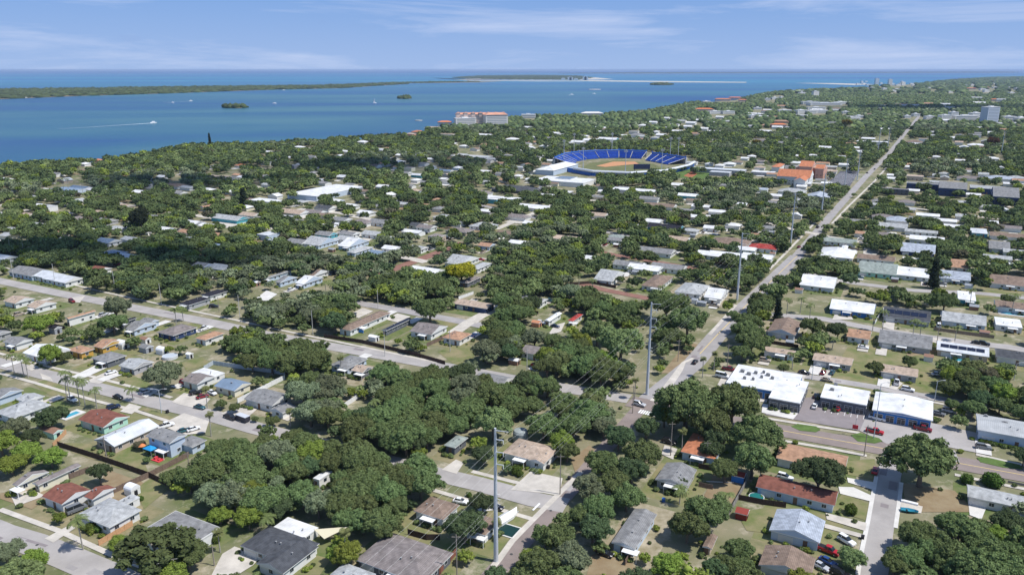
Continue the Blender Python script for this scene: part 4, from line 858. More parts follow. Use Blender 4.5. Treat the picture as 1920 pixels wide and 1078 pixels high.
boat(1114, 176.5, 'tiny white boat furthest right in the bay', 20)
for cx in range(1330, 1400, 9): pass
# ------------------------------------------------------------------ transmission poles and cables
TP = [(930,1052,37),(1213,740,37),(1382,562,37),(1482,460,37),(1540,402,35),(1607,338,34),(1646,285,34),(1664,280,34)]
ppos = []
def tpole(px, py, hh, label):
    c = G(px, py); r = root('transmission_pole', c); ppos.append((c, hh)); mb = MB()
    mb.tube([(0, 0, 0), (0, 0, hh * .5), (0, 0, hh)], [.62, .45, .28], 12); obj('pole', mb, M_steel, r, smooth=False)
    d = E_; 
    a = MB(); a.tube([(0, 0, hh - .6), tuple(d * 3.6 + Vector((0, 0, hh - .2)))], [.14, .08], 6); obj('top_arm', a, M_steel, r)
    for k in range(3):
        z = hh - 3.0 - k * 3.3; a = MB(); p1 = d * 2.2 + Vector((0, 0, z + .25)); a.tube([(0, 0, z), tuple(p1)], .13, 6); ao = obj('insulator_arm', a, M_steel, r)
        a = MB(); 
        for q in range(4): a.tube([tuple(p1 + Vector((0, 0, -.1 - q * .22))), tuple(p1 + Vector((0, 0, -.24 - q * .22)))], .12, 6)
        obj('insulator', a, M_trim, ao)
    for k in range(3):
        z = hh * .52 - k * 1.3; a = MB(); a.tube([(0, 0, z), tuple(d * 1.3 + Vector((0, 0, z)))], .08, 6); obj('insulator_arm', a, M_trim, r)
    tag(r, label, 'power pole', 'transmission poles along the avenue'); THINGS.append((r, (px, py - 60), None, 'pole'))
    for u in range(24):
        X, Y, _ = PR(c.x, c.y, hh * u / 24); 
        if u > 1: mark(X, Y)
lab = ['tallest steel pole, nearest, standing by the curved sidewalk at the bottom', 'tall steel pole at the corner by the crossroads with the silver car', 'tall steel pole third up the avenue, rising from trees left of road',
       'tall steel pole fourth up the avenue, left of the two cars', 'tall steel pole beside the grey-roofed building near the main road', 'tall steel pole by the dark car park', 'slim steel pole where the avenue narrows among trees', 'slim steel pole farthest up the avenue']
for (x, y, hh), l_ in zip(TP, lab): tpole(x, y, hh, l_)
tpole(1583, 356, 32, 'steel pole standing in the dark car park'); ppos.pop()
tpole(1877, 290, 34, 'lone steel pole among trees at the upper right'); ppos.pop()
M_wire = mat('cable', (.60, .60, .57), .5)
def cable(offs, name, label, sag=2.2, rad=.015, start=None):
    pts = []
    prev = [(G(640, 1500), 37)] if True else []
    P = [(ppos[0][0] - (ppos[1][0] - ppos[0][0]), 37)] + ppos[:6]
    for i in range(len(P) - 1):
        (a, ha), (b2, hb) = P[i], P[i + 1]
        A = a + E_ * offs[0] + Vector((0, 0, ha + offs[1] if offs[1] < 0 else offs[1])); B = b2 + E_ * offs[0] + Vector((0, 0, hb + offs[1] if offs[1] < 0 else offs[1]))
        for k in range(16):
            u = k / 16; p = A.lerp(B, u); p.z -= sag * 4 * u * (1 - u); pts.append(p)
    pts.append(B); mb = MB(); mb.tube(pts, rad, 4); o = obj(name, mb, M_wire); tag(o, label, 'cable', 'cables strung along the avenue')
cable((3.6, -.25), 'power_cable', 'topmost cable strung from the pole tops along the avenue')
for k, l_ in enumerate(['upper heavy power cable hanging from the pole insulators', 'middle heavy power cable hanging from the pole insulators', 'lowest heavy power cable hanging from the pole insulators']): cable((2.2, -3.9 - 3.3 * k), 'power_cable', l_)
for k, l_ in enumerate(['upper street cable at half height of the tall poles', 'middle street cable at half height of the tall poles', 'lower street cable at half height of the tall poles']): cable((1.3, 19.2 - 1.3 * k), 'street_cable', l_, sag=1.2, rad=.012)
M_wood = mat('pole_wood', (.30, .26, .22), .9, var=.15, scale=2)
def upole(px, py, hh, desc='wooden utility pole', m=None, arm=True):
    c = G(px, py); r = root('utility_pole', c); mb = MB(); mb.tube([(0, 0, 0), (0, 0, hh)], [.17, .11], 7); obj('pole', mb, m or M_wood, r)
    if arm:
        mb = MB(); mb.box(-1.1, 1.1, -.06, .06, hh - .7, hh - .58); obj('crossarm', mb, M_wood, r)
    tag(r, None, 'utility pole', 'utility poles along the streets', (px, py), desc)
    for u in range(8): X, Y, _ = PR(c.x, c.y, hh * (u + 1) / 9); mark(X, Y)
M_cpole = mat('concrete_pole', (.50, .49, .46), .8)
for p in [(26,524,13),(104,535,13),(216,546,12),(303,572,12),(450,596,12),(587,628,12),(722,668,12),(844,660,10),(988,705,12),(709,578,10)]: upole(*p, desc='pale concrete utility pole', m=M_cpole, arm=False)
for p in [(1050,927,13),(857,1082,12),(1186,775,11),(1257,855,12),(1271,678,10),(1363,692,11),(201,866,9),(1324,870,8),(1620,855,11),(1757,640,10),(411,585,8),(402,1060,6),(355,880,6)]: upole(*p)
def street_light(px, py, hh, label, double=False, m=None):
    c = G(px, py); r = root('street_lamp', c); mb = MB(); mb.tube([(0, 0, 0), (0, 0, hh)], [.16, .1], 8); obj('pole', mb, m or M_steel, r)
    for s in ((-1, 1) if double else (1,)):
        mb = MB(); mb.tube([(0, 0, hh - .1), (s * 1.2, 0, hh + .4), (s * 2.2, 0, hh + .45)], .06, 6); a = obj('arm', mb, M_steel, r)
        mb = MB(); mb.box(s * 2.5 - .45, s * 2.5 + .45, -.2, .2, hh + .33, hh + .5); obj('lamp_head', mb, M_stand, a)
    tag(r, label, 'street lamp'); THINGS.append((r, (px, py - 20), None, 'lamp'))
street_light(303, 774, 9, 'double-armed street lamp on the grass verge of the left street', True)
street_light(1638, 822, 20, 'tall dark lamp mast in front of the royal blue shop', False)
street_light(1752, 752, 8, 'curved pale street lamp behind the royal blue shop')
street_light(1901, 712, 7, 'small street lamp at the right edge among trees')
street_light(1522, 712, 6, 'short dark street lamp behind the glass-fronted shop')
# ------------------------------------------------------------------ vehicles
def loft(secs, mi=0):
    mb = MB(); k = len(secs[0])
    for s in secs: mb.v += [tuple(p) for p in s]
    for i in range(len(secs) - 1):
        for j in range(k - 1):
            mb.f.append((i * k + j, i * k + j + 1, (i + 1) * k + j + 1, (i + 1) * k + j)); mb.m.append(mi)
    mb.f.append(tuple(range(k))); mb.m.append(mi); n = (len(secs) - 1) * k; mb.f.append(tuple(n + j for j in reversed(range(k)))); mb.m.append(mi); return mb
def car_sections(prof, w_, z0):   # prof: list of (x, ztop, half-width factor)
    S_ = []
    for x, zt, f in prof:
        h_ = w_ / 2 * f; S_.append([(x, -h_, z0), (x, -h_ * 1.0, (z0 + zt) / 2), (x, -h_ * .93, zt - .08), (x, -h_ * .75, zt), (x, h_ * .75, zt), (x, h_ * .93, zt - .08), (x, h_, (z0 + zt) / 2), (x, h_, z0)])
    return S_
M_tyre = mat('tyre', (.02, .02, .02), .9); M_rim = mat('rim', (.5, .5, .52), .4, metal=.6); M_carglass = mat('car_glass', (.02, .025, .03), .08, spec=.7); M_lamp = mat('headlamp', (.75, .75, .72), .2); M_tail = mat('tail_lamp', (.35, .02, .02), .3)
wheel = MB(); wheel.tube([(0, -.11, 0), (0, .11, 0)], .34, 14); wheel = wheel.mesh('wheel', M_tyre)
rim = MB(); rim.tube([(0, -.125, 0), (0, .125, 0)], .19, 10); rim = rim.mesh('rim', M_rim)
hl = MB(); hl.box(-.06, .06, -.2, .2, -.08, .08); hl = hl.mesh('headlight', M_lamp)
tl = MB(); tl.box(-.05, .05, -.16, .16, -.09, .09); tl = tl.mesh('tail_light', M_tail)
PAINT = {'black': (.012, .012, .015), 'white': (.78, .78, .77), 'silver': (.45, .46, .48), 'red': (.42, .015, .02), 'maroon': (.20, .015, .02), 'blue': (.02, .06, .20), 'teal': (.03, .10, .12), 'grey': (.16, .17, .18), 'dark blue': (.01, .02, .06), 'pale blue': (.2, .45, .65), 'tan': (.4, .33, .25)}
def paint(c): return mat('car_paint_' + c.replace(' ', '_'), PAINT[c], .28, spec=.6)
KINDS = {}
for kd in ('sedan', 'suv', 'pickup', 'van'):
    if kd == 'sedan': Lc, Wc = 4.7, 1.82; body = [(-2.35,.62,.82),(-2.2,.86,.95),(-1.3,.95,1),(.9,.92,1),(1.9,.82,.98),(2.3,.62,.84)]; cab = [(-1.85,.9,.86),(-1.15,1.40,.72),(.1,1.44,.72),(.95,.9,.86)]
    elif kd == 'suv': Lc, Wc = 4.8, 1.95; body = [(-2.4,.85,.9),(-2.25,1.08,.98),(.8,1.08,1),(2.0,.98,.98),(2.38,.75,.88)]; cab = [(-2.3,1.05,.92),(-2.0,1.72,.78),(.0,1.76,.78),(1.0,1.05,.9)]
    elif kd == 'pickup': Lc, Wc = 5.7, 2.0; body = [(-2.85,1.05,.98),(-2.8,1.1,1),(1.3,1.1,1),(2.5,1.05,.98),(2.82,.85,.9)]; cab = [(-.7,1.08,.92),(-.55,1.8,.8),(.75,1.82,.8),(1.45,1.08,.92)]
    else: Lc, Wc = 5.5, 2.05; body = [(-2.75,1.2,.95),(-2.7,1.3,1),(1.6,1.3,1),(2.4,1.1,.98),(2.72,.8,.9)]; cab = [(-2.7,1.25,.95),(-2.6,2.2,.85),(.9,2.22,.85),(1.9,1.25,.92)]
    bm_ = loft(car_sections(body, Wc, .28)).mesh('body', paint('white')); cs = car_sections(cab, Wc, .9); cm = loft(cs)
    cabm = cm.mesh('glasshouse', M_carglass); 
    rf = MB(); zt = max(c[1] for c in cab); x0, x1 = cab[1][0], cab[2][0]; h_ = Wc / 2 * cab[1][2] * .8; rf.box(x0 - .05, x1 + .05, -h_, h_, zt - .03, zt + .035)
    for xx in (x0 + (x1 - x0) * .45,):
        for s in (-1, 1): rf.box(xx - .05, xx + .05, s * (Wc / 2 * .86) - .03, s * (Wc / 2 * .86) + .03, .95, zt - .15)
    rfm = rf.mesh('roof_panel', paint('white'))
    bed = None
    if kd == 'pickup': bed = MB(); bed.box(-2.65, -.85, -.82, .82, 1.0, 1.13); bed = bed.mesh('load_bed', M_dark)
    KINDS[kd] = (bm_, cabm, rfm, bed, Lc, Wc)
def car(px, py, kd, colr, label, az=None, head=90, name='parked_car', z=.29):
    """az: heading in degrees measured like the grid (0 = north up the avenue, 90 = east)"""
    bm_, cabm, rfm, bed, Lc, Wc = KINDS[kd]; c = G(px, py, z); r = root(name if kd in ('sedan', 'suv') else {'pickup': 'pickup_truck', 'van': 'van'}[kd], c, math.radians(90 - head) - GA)
    for nm, me in (('body', bm_), ('glasshouse', cabm), ('roof_panel', rfm), ('load_bed', bed)):
        if me is None: continue
        o = link(nm, me, r)
        if nm in ('body', 'roof_panel'): o.material_slots[0].link = 'OBJECT'; o.material_slots[0].material = paint(colr)
    for sx in (-1, 1):
        for sy in (-1, 1):
            wo = link('wheel', wheel, r, (sx * Lc * .31, sy * (Wc / 2 - .1), .34)); link('rim', rim, wo)
    for sy in (-1, 1): link('headlight', hl, r, (Lc / 2 - .1, sy * Wc * .33, .68)); link('tail_light', tl, r, (-Lc / 2 + .03, sy * Wc * .38, .8))
    tag(r, label, 'car' if kd in ('sedan', 'suv') else kd); THINGS.append((r, (px, py), None, 'car'))
    mark(px, py, 6)
CARS = [(222,746,'sedan','black','black car driving on the left street',90),(213,765,'suv','dark blue','dark blue truck on the driveway by the red-brown roofed mint house',15),(208,700,'sedan','white','white car on the concrete drive of the pale grey gabled house',10),
 (274,736,'sedan','silver','silver car shaded by the round street tree',10),(136,751,'suv','white','white car behind the queen palms',95),(375,765,'sedan','teal','dark teal car parked on the wide pale apron',85),(311,800,'pickup','white','white pickup beside the silver metal roof',20),
 (345,809,'sedan','teal','dark green car between two white vehicles',20),(363,806,'sedan','white','white car right of the dark green one',20),(367,738,'suv','black','black car beside the cabbage palm driveway',20),(432,784,'pickup','black','black pickup towing a box trailer',95),
 (144,957,'van','grey','grey minivan alongside the red-brown roofed white house',12),(1303,680,'sedan','black','dark car driving on the avenue near the crossroads',28-25),(1199,760,'suv','silver','silver car waiting at the crosswalk',95),(1354,707,'van','white','white van by the blue-fronted shop',95),
 (1367,694,'pickup','maroon','maroon pickup beside the white van',95),(1255,830,'suv','black','black car parked beneath the oak by the orange-roofed house',95),(1527,763,'sedan','white','white car in the grey car park of the shops',0),(1572,768,'sedan','red','red car facing the white-roofed shop',15),
 (1530,744,'sedan','black','black car behind the left corner of the middle shop',0),(1645,786,'pickup','white','white pickup parked in front of royal blue shop',100),(1640,811,'pickup','red','red pickup on the pale apron by the kerb island',95),(1730,806,'pickup','maroon','dark red pickup behind the big roadside oak',95),
 (1681,719,'pickup','white','white pickup on the bungalow driveway',0),(1702,732,'suv','white','white car on the lane behind the royal blue shop',95),(1560,700,'sedan','teal','dark green car on the drive of the middle bungalow',5),(1551,714,'sedan','tan','tan car on the lane behind the middle shop',95),
 (1779,772,'suv','silver','silver car under trees right of the shops',95),(1759,777,'sedan','grey','grey car left of the silver car under trees',95),(1641,884,'sedan','red','red car at the kerb of the side street',4),(1587,1016,'suv','white','white car on the grass nearest the side street',120),
 (1553,1034,'pickup','red','red pickup on the grass below the big grey gable roof',105),(1552,1055,'sedan','blue','blue car parked between the red pickup and the silver car',112),(1539,1064,'sedan','silver','silver car at the bottom beside the blue one',112),(1575,1077,'suv','black','black car cut by the bottom edge',105),
 (1472,897,'suv','white','white car in shade behind the long red-brown roof',95),(1134,1039,'sedan','black','black car beside the pale house with ridged grey roof',95),(864,942,'sedan','white','white car on the drive of the brown-roofed house',80),(930,952,'sedan','black','dark car beside the covered boat',90),
 (448,862,'suv','white','white vehicle half hidden by oaks',90),(1041,613,'sedan','dark blue','dark blue car on the drive near the small red roof',95),(1498,464,'sedan','maroon','dark red car on the avenue beyond the crossing',8),(1533,427,'suv','black','dark car farther up the avenue',8),
 (1015,607,'suv','white','white car beside the orange shed among trees',95),(1760,613,'van','white','white van on the drive by the grey boxy house',0),(1832,644,'sedan','black','black car on the upper right street, left one',95),(1845,646,'suv','black','black car on the upper right street, right one',95),
 (1626,285+40,'sedan','black','tiny dark car on the avenue by the car park',8),(1640,318,'sedan','grey','tiny grey car farther along the avenue',8),(1450,655+60,'sedan','black','dark car in shade behind the blue shop',95),(1508,700,'sedan','black','black car on the lane right behind the glass shop',95),
 (135,566,'suv','maroon','dark maroon car at the kerb of the wide street',100),(401,576,'suv','black','black car outside the black-roofed house',60),(133,666,'sedan','silver','silver car in the carport of the ochre house',15),(1880,670,'sedan','black','black car by the small pool on the right',20),(1757,703,'sedan','white','white car glimpsed between the right-hand trees',60),
 (380,745,'sedan','maroon','dark red car by the cabbage palm',20),(1543,680+20,'sedan','maroon','small maroon car left of the dark green car',8),(398,738,'sedan','white','white car parked before the blue-roofed cream house',100),(1886,716,'pickup','black','black pickup below the solar roofs at the right',20)]
for px, py, kd, c, l_, hd in CARS: car(px, py, kd, c, l_, head=hd)
# box trailer
c = G(456, 789, .1); r = root('box_trailer', c, math.radians(-5) - GA); mb = MB(); mb.box(-2.6, 2.6, -1.1, 1.1, .5, 2.2, 0); obj('box', mb, mat('trailer_black', (.04,.04,.05), .5), r)
mb = MB(); mb.box(-2.62, 2.62, -1.12, 1.12, 2.205, 2.3); obj('roof', mb, mat('trailer_top', (.55,.57,.6), .5), r)
for sx in (-.5, .4):
    for sy in (-1, 1): wo = link('wheel', wheel, r, (sx, sy * 1.12, .34)); link('rim', rim, wo)
mb = MB(); mb.tube([(-2.6, 0, .5), (-3.8, 0, .5)], .07, 6); obj('drawbar', mb, M_steel, r); tag(r, 'black box trailer with pale top hitched to the black pickup', 'trailer')
# covered boat, awning, sheds, pools, a round dome and other yard things
def wt(px, py, name, label, cat, build, rz=0):
    c = G(px, py); r = root(name, c, rz - GA); build(r); tag(r, label, cat); THINGS.append((r, (px, py), None, cat)); mark(px, py, 6); return r
def bb(r):
    mb = loft([[(x, -w_, .3), (x, -w_ * 1.05, 1.2), (x, 0, 2.1), (x, w_ * 1.05, 1.2), (x, w_, .3)] for x, w_ in ((-4.6, 1.2), (-3, 1.5), (1.5, 1.5), (3.6, .9), (4.8, .12))]); obj('boat_cover', mb, mat('white_cover', (.78, .78, .76), .7), r)
    mb = MB(); mb.box(-4, 5.5, -.1, .1, .15, .28); obj('trailer_frame', mb, M_steel, r)
    for s in (-1, 1): wo = link('wheel', wheel, r, (-1.5, s * 1.3, .34)); link('rim', rim, wo)
wt(948, 975, 'covered_boat', 'long boat under a white cover beside the tall pole', 'boat', bb, 1.35)
M_pool = mat('pool_water', (.06, .34, .45), .08, spec=.5); M_poolg = mat('pool_water_green', (.02, .16, .15), .1, spec=.5); M_spa = mat('pool_shell', (.6, .62, .62), .6)
def pool(w_, d_, m=None, deck=1.3):
    def f(r):
        mb = MB(); mb.box(-w_ - deck, w_ + deck, -d_ - deck, -d_, .02, .26); mb.box(-w_ - deck, w_ + deck, d_, d_ + deck, .02, .26); mb.box(-w_ - deck, -w_, -d_, d_, .02, .26); mb.box(w_, w_ + deck, -d_, d_, .02, .26); obj('deck', mb, M_concw, r)
        mb = MB(); mb.box(-w_, w_, -d_, d_, .03, .21); obj('water_surface', mb, m or M_pool, r)
    return f
wt(134, 778, 'swimming_pool', 'small bright blue swimming pool beside the red-brown roofed house', 'pool', pool(1.3, 2.6))
wt(952, 995, 'swimming_pool', 'dark green pool beneath the tall pole', 'pool', pool(2.6, 2.4, mat('pool_dark', (.006, .035, .03), .4), .4))
wt(1898, 588, 'swimming_pool', 'turquoise pool near the long brown-roofed house at the right', 'pool', pool(5, 3.2))
wt(1802, 676, 'swimming_pool', 'narrow turquoise pool below the solar-striped roof', 'pool', pool(4.5, 1.8))
wt(498, 741, 'swimming_pool', 'dark screened pool behind the cream house', 'pool', pool(3, 2.4, M_poolg))
def rnd_pool(rad, hh, m):
    def f(r):
        mb = MB(); mb.tube([(0, 0, 0), (0, 0, hh)], rad, 24); obj('pool_wall', mb, M_spa, r); mb = MB(); mb.tube([(0, 0, hh), (0, 0, hh + .03)], rad * .9, 24); obj('water_surface', mb, m, r)
    return f
wt(319, 671, 'round_pool', 'round above-ground pool with pale rim among the sheds', 'pool', rnd_pool(3.2, 1.2, mat('pool_liner', (.5, .55, .6), .3)))
wt(1418, 936, 'round_pool', 'round blue pool behind the long red-brown roofed house', 'pool', rnd_pool(2.2, 1.0, M_poolg))
def dish(r):
    mb = loft([[(rr * math.cos(t), rr * math.sin(t), z) for t in np.linspace(0, 2 * math.pi, 21)] for rr, z in ((2.6, 0), (2.6, 3.2), (2.2, 3.9), (.6, 4.3))]); obj('dome_shell', mb, mat('yard_dome', (.34, .38, .37), .6, var=.1, stripe=('X', .6, .2)), r)
wt(976, 826, 'round_dome', 'round grey-green domed structure behind the tan-roofed house', 'yard_dome', dish)  # round yard structure of uncertain use, given a tank-like shape
def shed(w_, d_, h_, wm, rm, barrel=False):
    def f(r):
        mb = MB(); mb.box(-w_, w_, -d_, d_, 0, h_); wo = obj('wall', mb, wm, r); mb = MB()
        if barrel:
            mb = loft([[(x, d_ * 1.08 * math.cos(t), h_ + .9 * d_ * math.sin(t)) for t in np.linspace(0, math.pi, 9)] for x in (-w_ * 1.04, w_ * 1.04)]); obj('roof', mb, rm, r)
        else: roof_mb(w_ + .2, d_ + .2, h_ + .15, 'gx', d_ * .5, mb); obj('roof', mb, [rm, M_trim, wm], r)
        mb = MB(); mb.box(w_ - .02, w_ + .05, -.55, .55, 0, min(1.9, h_ * .85)); obj('door', mb, M_dark, wo)
    return f
wS = mat('shed_white', (.75, .75, .73), .6); rS = mat('shed_roof_white', (.8, .8, .8), .6); gS = mat('shed_grey', (.30, .32, .35), .7); brS = mat('shed_brown', (.28, .16, .11), .8)
for a in [(230,652,'white barrel-roofed shed, left of the shed trio',2.4,1.8,2,wS,rS,True),(275,659,'grey gambrel shed in the middle of the shed trio',2.3,1.9,2.3,gS,mat('roof_gX', RC['g'][1]),False),(305,663,'white barrel-roofed shed, right of the shed trio',2.2,1.6,1.8,wS,rS,True),
          (356,671,'tiny white garden shed on the lawn',1.1,1.0,1.9,wS,rS,False),(97,816,'long mint-green garden shed with brown roof',4.0,1.6,2.1,wmat('m'),brS,False),(249,926,'white barrel shed behind the pale hip roof',1.6,1.5,2,wS,rS,True),
          (1391,970,'small dark red garden shed on the fenced lawn',1.5,1.5,2,mat('shed_red', (.22,.03,.02), .7),mat('shed_red_roof', (.28,.05,.035), .7),False),(1384,901,'red-brown shed with a blue tarpaulin side',1.8,1.5,2.2,mat('tarp_blue', (.04,.22,.6), .6),mat('shed_red_roof', (.28,.05,.035), .7),False),
          (105,624,'dark grey gabled shed in the fenced lawn left',2.2,1.8,2.6,gS,mat('roof_kX', RC['d'][1]),False),(1006,612,'orange garden shed among trees',2,1.6,2.2,mat('shed_orange', (.55,.25,.14), .8),mat('shed_orange', (.55,.25,.14), .8),False)]:
    wt(a[0], a[1], 'garden_shed', a[2], 'shed', shed(*a[3:]))
def bin_(m):
    def f(r):
        mb = MB(); mb.box(-.4, .4, -.45, .45, .08, 1.0); obj('body', mb, m, r); mb = MB(); mb.box(-.43, .43, -.5, .5, 1.0, 1.1); obj('lid', mb, m, r)
    return f
mbk = mat('bin_black', (.02, .02, .025), .6); mbl = mat('bin_blue', (.03, .12, .38), .6)
for x, y, m, l_ in [(314,774,mbk,'black wheeled bin beside the double street lamp'),(1244,940,mbl,'blue wheeled bin between two grey gabled houses'),(1028,878,mbk,'black wheeled bin at the corner of the tan-roofed house'),(1617,1010,mbk,'dark wheeled bin at the side street kerb'),(1067,899,mbk,'black bin on the diagonal sidewalk')]:
    wt(x, y, 'wheeled_bin', l_, 'bin', bin_(m))
def canopy(r):
    mb = MB(); mb.poly([(-2, -1.5, 2.4), (2, -1.5, 2.4), (0, 0, 3.2)]); mb.poly([(2, -1.5, 2.4), (2, 1.5, 2.4), (0, 0, 3.2)]); mb.poly([(2, 1.5, 2.4), (-2, 1.5, 2.4), (0, 0, 3.2)]); mb.poly([(-2, 1.5, 2.4), (-2, -1.5, 2.4), (0, 0, 3.2)]); obj('canopy_cloth', mb, mat('canopy_blue', (.02, .28, .60), .7), r)
    for x in (-1.9, 1.9):
        for y in (-1.4, 1.4): mb = MB(); mb.tube([(x, y, 0), (x, y, 2.4)], .04, 5); obj('leg', mb, M_steel, r)
wt(284, 852, 'garden_canopy', 'bright blue garden canopy behind the two-storey grey house', 'canopy', canopy)
def play(m1):
    def f(r):
        mb = MB(); mb.box(-1.8, 1.8, -1.2, 1.2, 0, .25); mb.box(-1.2, -.4, -.6, .6, .25, .9); mb.box(.4, 1.3, -.5, .4, .25, .7); obj('play_mat', mb, m1, r)
    return f
wt(296, 862, 'play_set', 'red and pink play set on the lawn under the blue canopy', 'play set', play(mat('play_red', (.6, .06, .07), .6)))
wt(268, 846, 'patio_umbrella', 'orange parasol beside the blue garden canopy', 'parasol', lambda r: obj('cloth', loft([[(q * math.cos(t), q * math.sin(t), z) for t in np.linspace(0, 2 * math.pi, 9)] for q, z in ((1.4, 2.2), (.1, 2.8))]), mat('parasol_orange', (.65, .22, .08), .7), r))
def skiff(r):
    mb = loft([[(x, -w_, .9), (x, -w_ * .6, .35), (x, w_ * .6, .35), (x, w_, .9)] for x, w_ in ((-2.2, .7), (0, .9), (1.6, .6), (2.4, .08))]); obj('hull', mb, mat('boat_teal', (.04, .30, .42), .5), r)
    mb = MB(); mb.tube([(-.5, -.8, .3), (-.5, .8, .3)], .28, 10); obj('wheel_axle', mb, M_tyre, r)
wt(1704, 960, 'small_boat', 'small teal boat on a trailer by the side street', 'boat', skiff, .2)
def skip(r): mb = MB(); mb.prism([(-2.2, -.5), (2.2, -.5), (2.2, .5), (-2.2, .5)], .15, .7); obj('board', mb, M_hull, r)
wt(1705, 944, 'white_board', 'long white panel lying on the grass above the teal boat', 'panel', skip, -.05)
def sail_shade(r):
    mb = MB(); mb.poly([(-4, -1, 2.6), (1, -2.6, 2.2), (4.5, 3.2, 3.6)]); mb.poly([(4.5, 3.2, 3.55), (1, -2.6, 2.15), (-4, -1, 2.55)]); obj('shade_cloth', mb, mat('shade_cloth', (.68, .62, .44), .8), r)
wt(616, 1012, 'shade_sail', 'cream triangular shade sail beside the charcoal-roofed house', 'shade sail', sail_shade)
def awn(r):
    mb = MB(); mb.box(-3, 3, -1.4, 1.4, 2.2, 2.35); obj('awning_top', mb, M_hull, r); mb = MB(); mb.box(-2.6, 2.6, -1.3, -.9, .2, 1.6); obj('tarpaulin', mb, mat('tarp_blue', (.04, .22, .6), .6), r)
    for x in (-2.8, 2.8): mb = MB(); mb.tube([(x, -1.2, 0), (x, -1.2, 2.2)], .05, 5); obj('post', mb, M_steel, r)
wt(676, 622, 'patio_awning', 'white patio awning over blue tarpaulins behind the long low house', 'awning', awn)
def sign(r):
    mb = MB(); mb.tube([(0, 0, 0), (0, 0, 4.6)], .1, 6); obj('post', mb, M_stand, r); mb = MB(); mb.box(-.9, .9, -.12, .12, .5, 1.9); obj('sign_panel', mb, mat('sign_red', (.55, .03, .05), .5), r)
wt(1603, 806, 'shop_sign', 'red sign panel with a thin post at the kerb of the shops', 'sign', sign)
def acs(r): obj('casing', AC, [mat('vent', (.3, .3, .3), .5)], r)
# shop details on roofs
M_clutter = mat('roof_clutter', (.25, .25, .25), .7)
for i, (x, y) in enumerate([(1392,697),(1404,702),(1417,700),(1428,708),(1440,704),(1448,710),(1412,712),(1396,710),(1432,699),(1567,722),(1848,782),(1884,795),(1560,732)]):
    c = G(x, y, 4.1); o = obj('roof_unit', MB(), M_clutter) if False else None
    mb = MB(); s = R.uniform(.5, .9); mb.box(-s, s, -s * .8, s * .8, 0, .9); mb.tube([(0, 0, .9), (0, 0, 1.1)], s * .6, 10); r = root('rooftop_unit', (c.x, c.y, 4.1), -GA); obj('casing', mb, M_clutter, r)
    tag(r, None, 'air conditioner', 'air conditioning units on the shop roofs', (x, y), 'grey rooftop air conditioning unit')
# shop glazing and canopy
def shopfront(px0, py0, px1, py1, z0, z1, m, name, label, off=.35):
    a, b2 = G(px0, py0), G(px1, py1); d = (b2 - a).normalized(); s = Vector((d.y, -d.x, 0)) * off; mb = MB()
    mb.prism([(a + s).to_2d(), (b2 + s).to_2d(), (b2).to_2d(), (a).to_2d()], z0, z1); o = obj(name, mb, m); return o
# ------------------------------------------------------------------ fences
def fence(pts, hh, m, label, name='fence', boards=True):
    wp = [G(*p) for p in pts]; r = root(name, wp[0])
    for i in range(len(wp) - 1):
        a, b2 = wp[i] - wp[0], wp[i + 1] - wp[0]; d = (b2 - a); n = max(1, int(d.length / 2.4)); dd = d.normalized(); s = Vector((dd.y, -dd.x, 0)) * .04
        for k in range(n):
            p, q = a.lerp(b2, k / n), a.lerp(b2, (k + .97) / n); mb = MB(); mb.prism([tuple((p + s).xy), tuple((q + s).xy), tuple((q - s).xy), tuple((p - s).xy)], .08, hh + (k % 2) * .03); mb.box(p.x - .08, p.x + .08, p.y - .08, p.y + .08, 0, hh + .14); obj('fence_panel', mb, m, r)
        for k in range(0, n + 1):
            p = a.lerp(b2, k / n); X, Y, _ = PR(p.x + wp[0].x, p.y + wp[0].y, 1); mark(X, Y)
    tag(r, label, 'fence'); THINGS.append((r, pts[0], None, 'fence'))
F_dark = mat('fence_dark', (.075, .05, .04), .9, var=.2, scale=2, stripe=('X', 3, .3)); F_brown = mat('fence_brown', (.18, .13, .10), .9, var=.2, scale=2); F_white = mat('fence_white', (.75, .75, .74), .6); F_orange = mat('fence_orange', (.55, .32, .17), .8, var=.1, scale=2); F_grey = mat('fence_grey', (.28, .26, .24), .9, var=.2, scale=2)
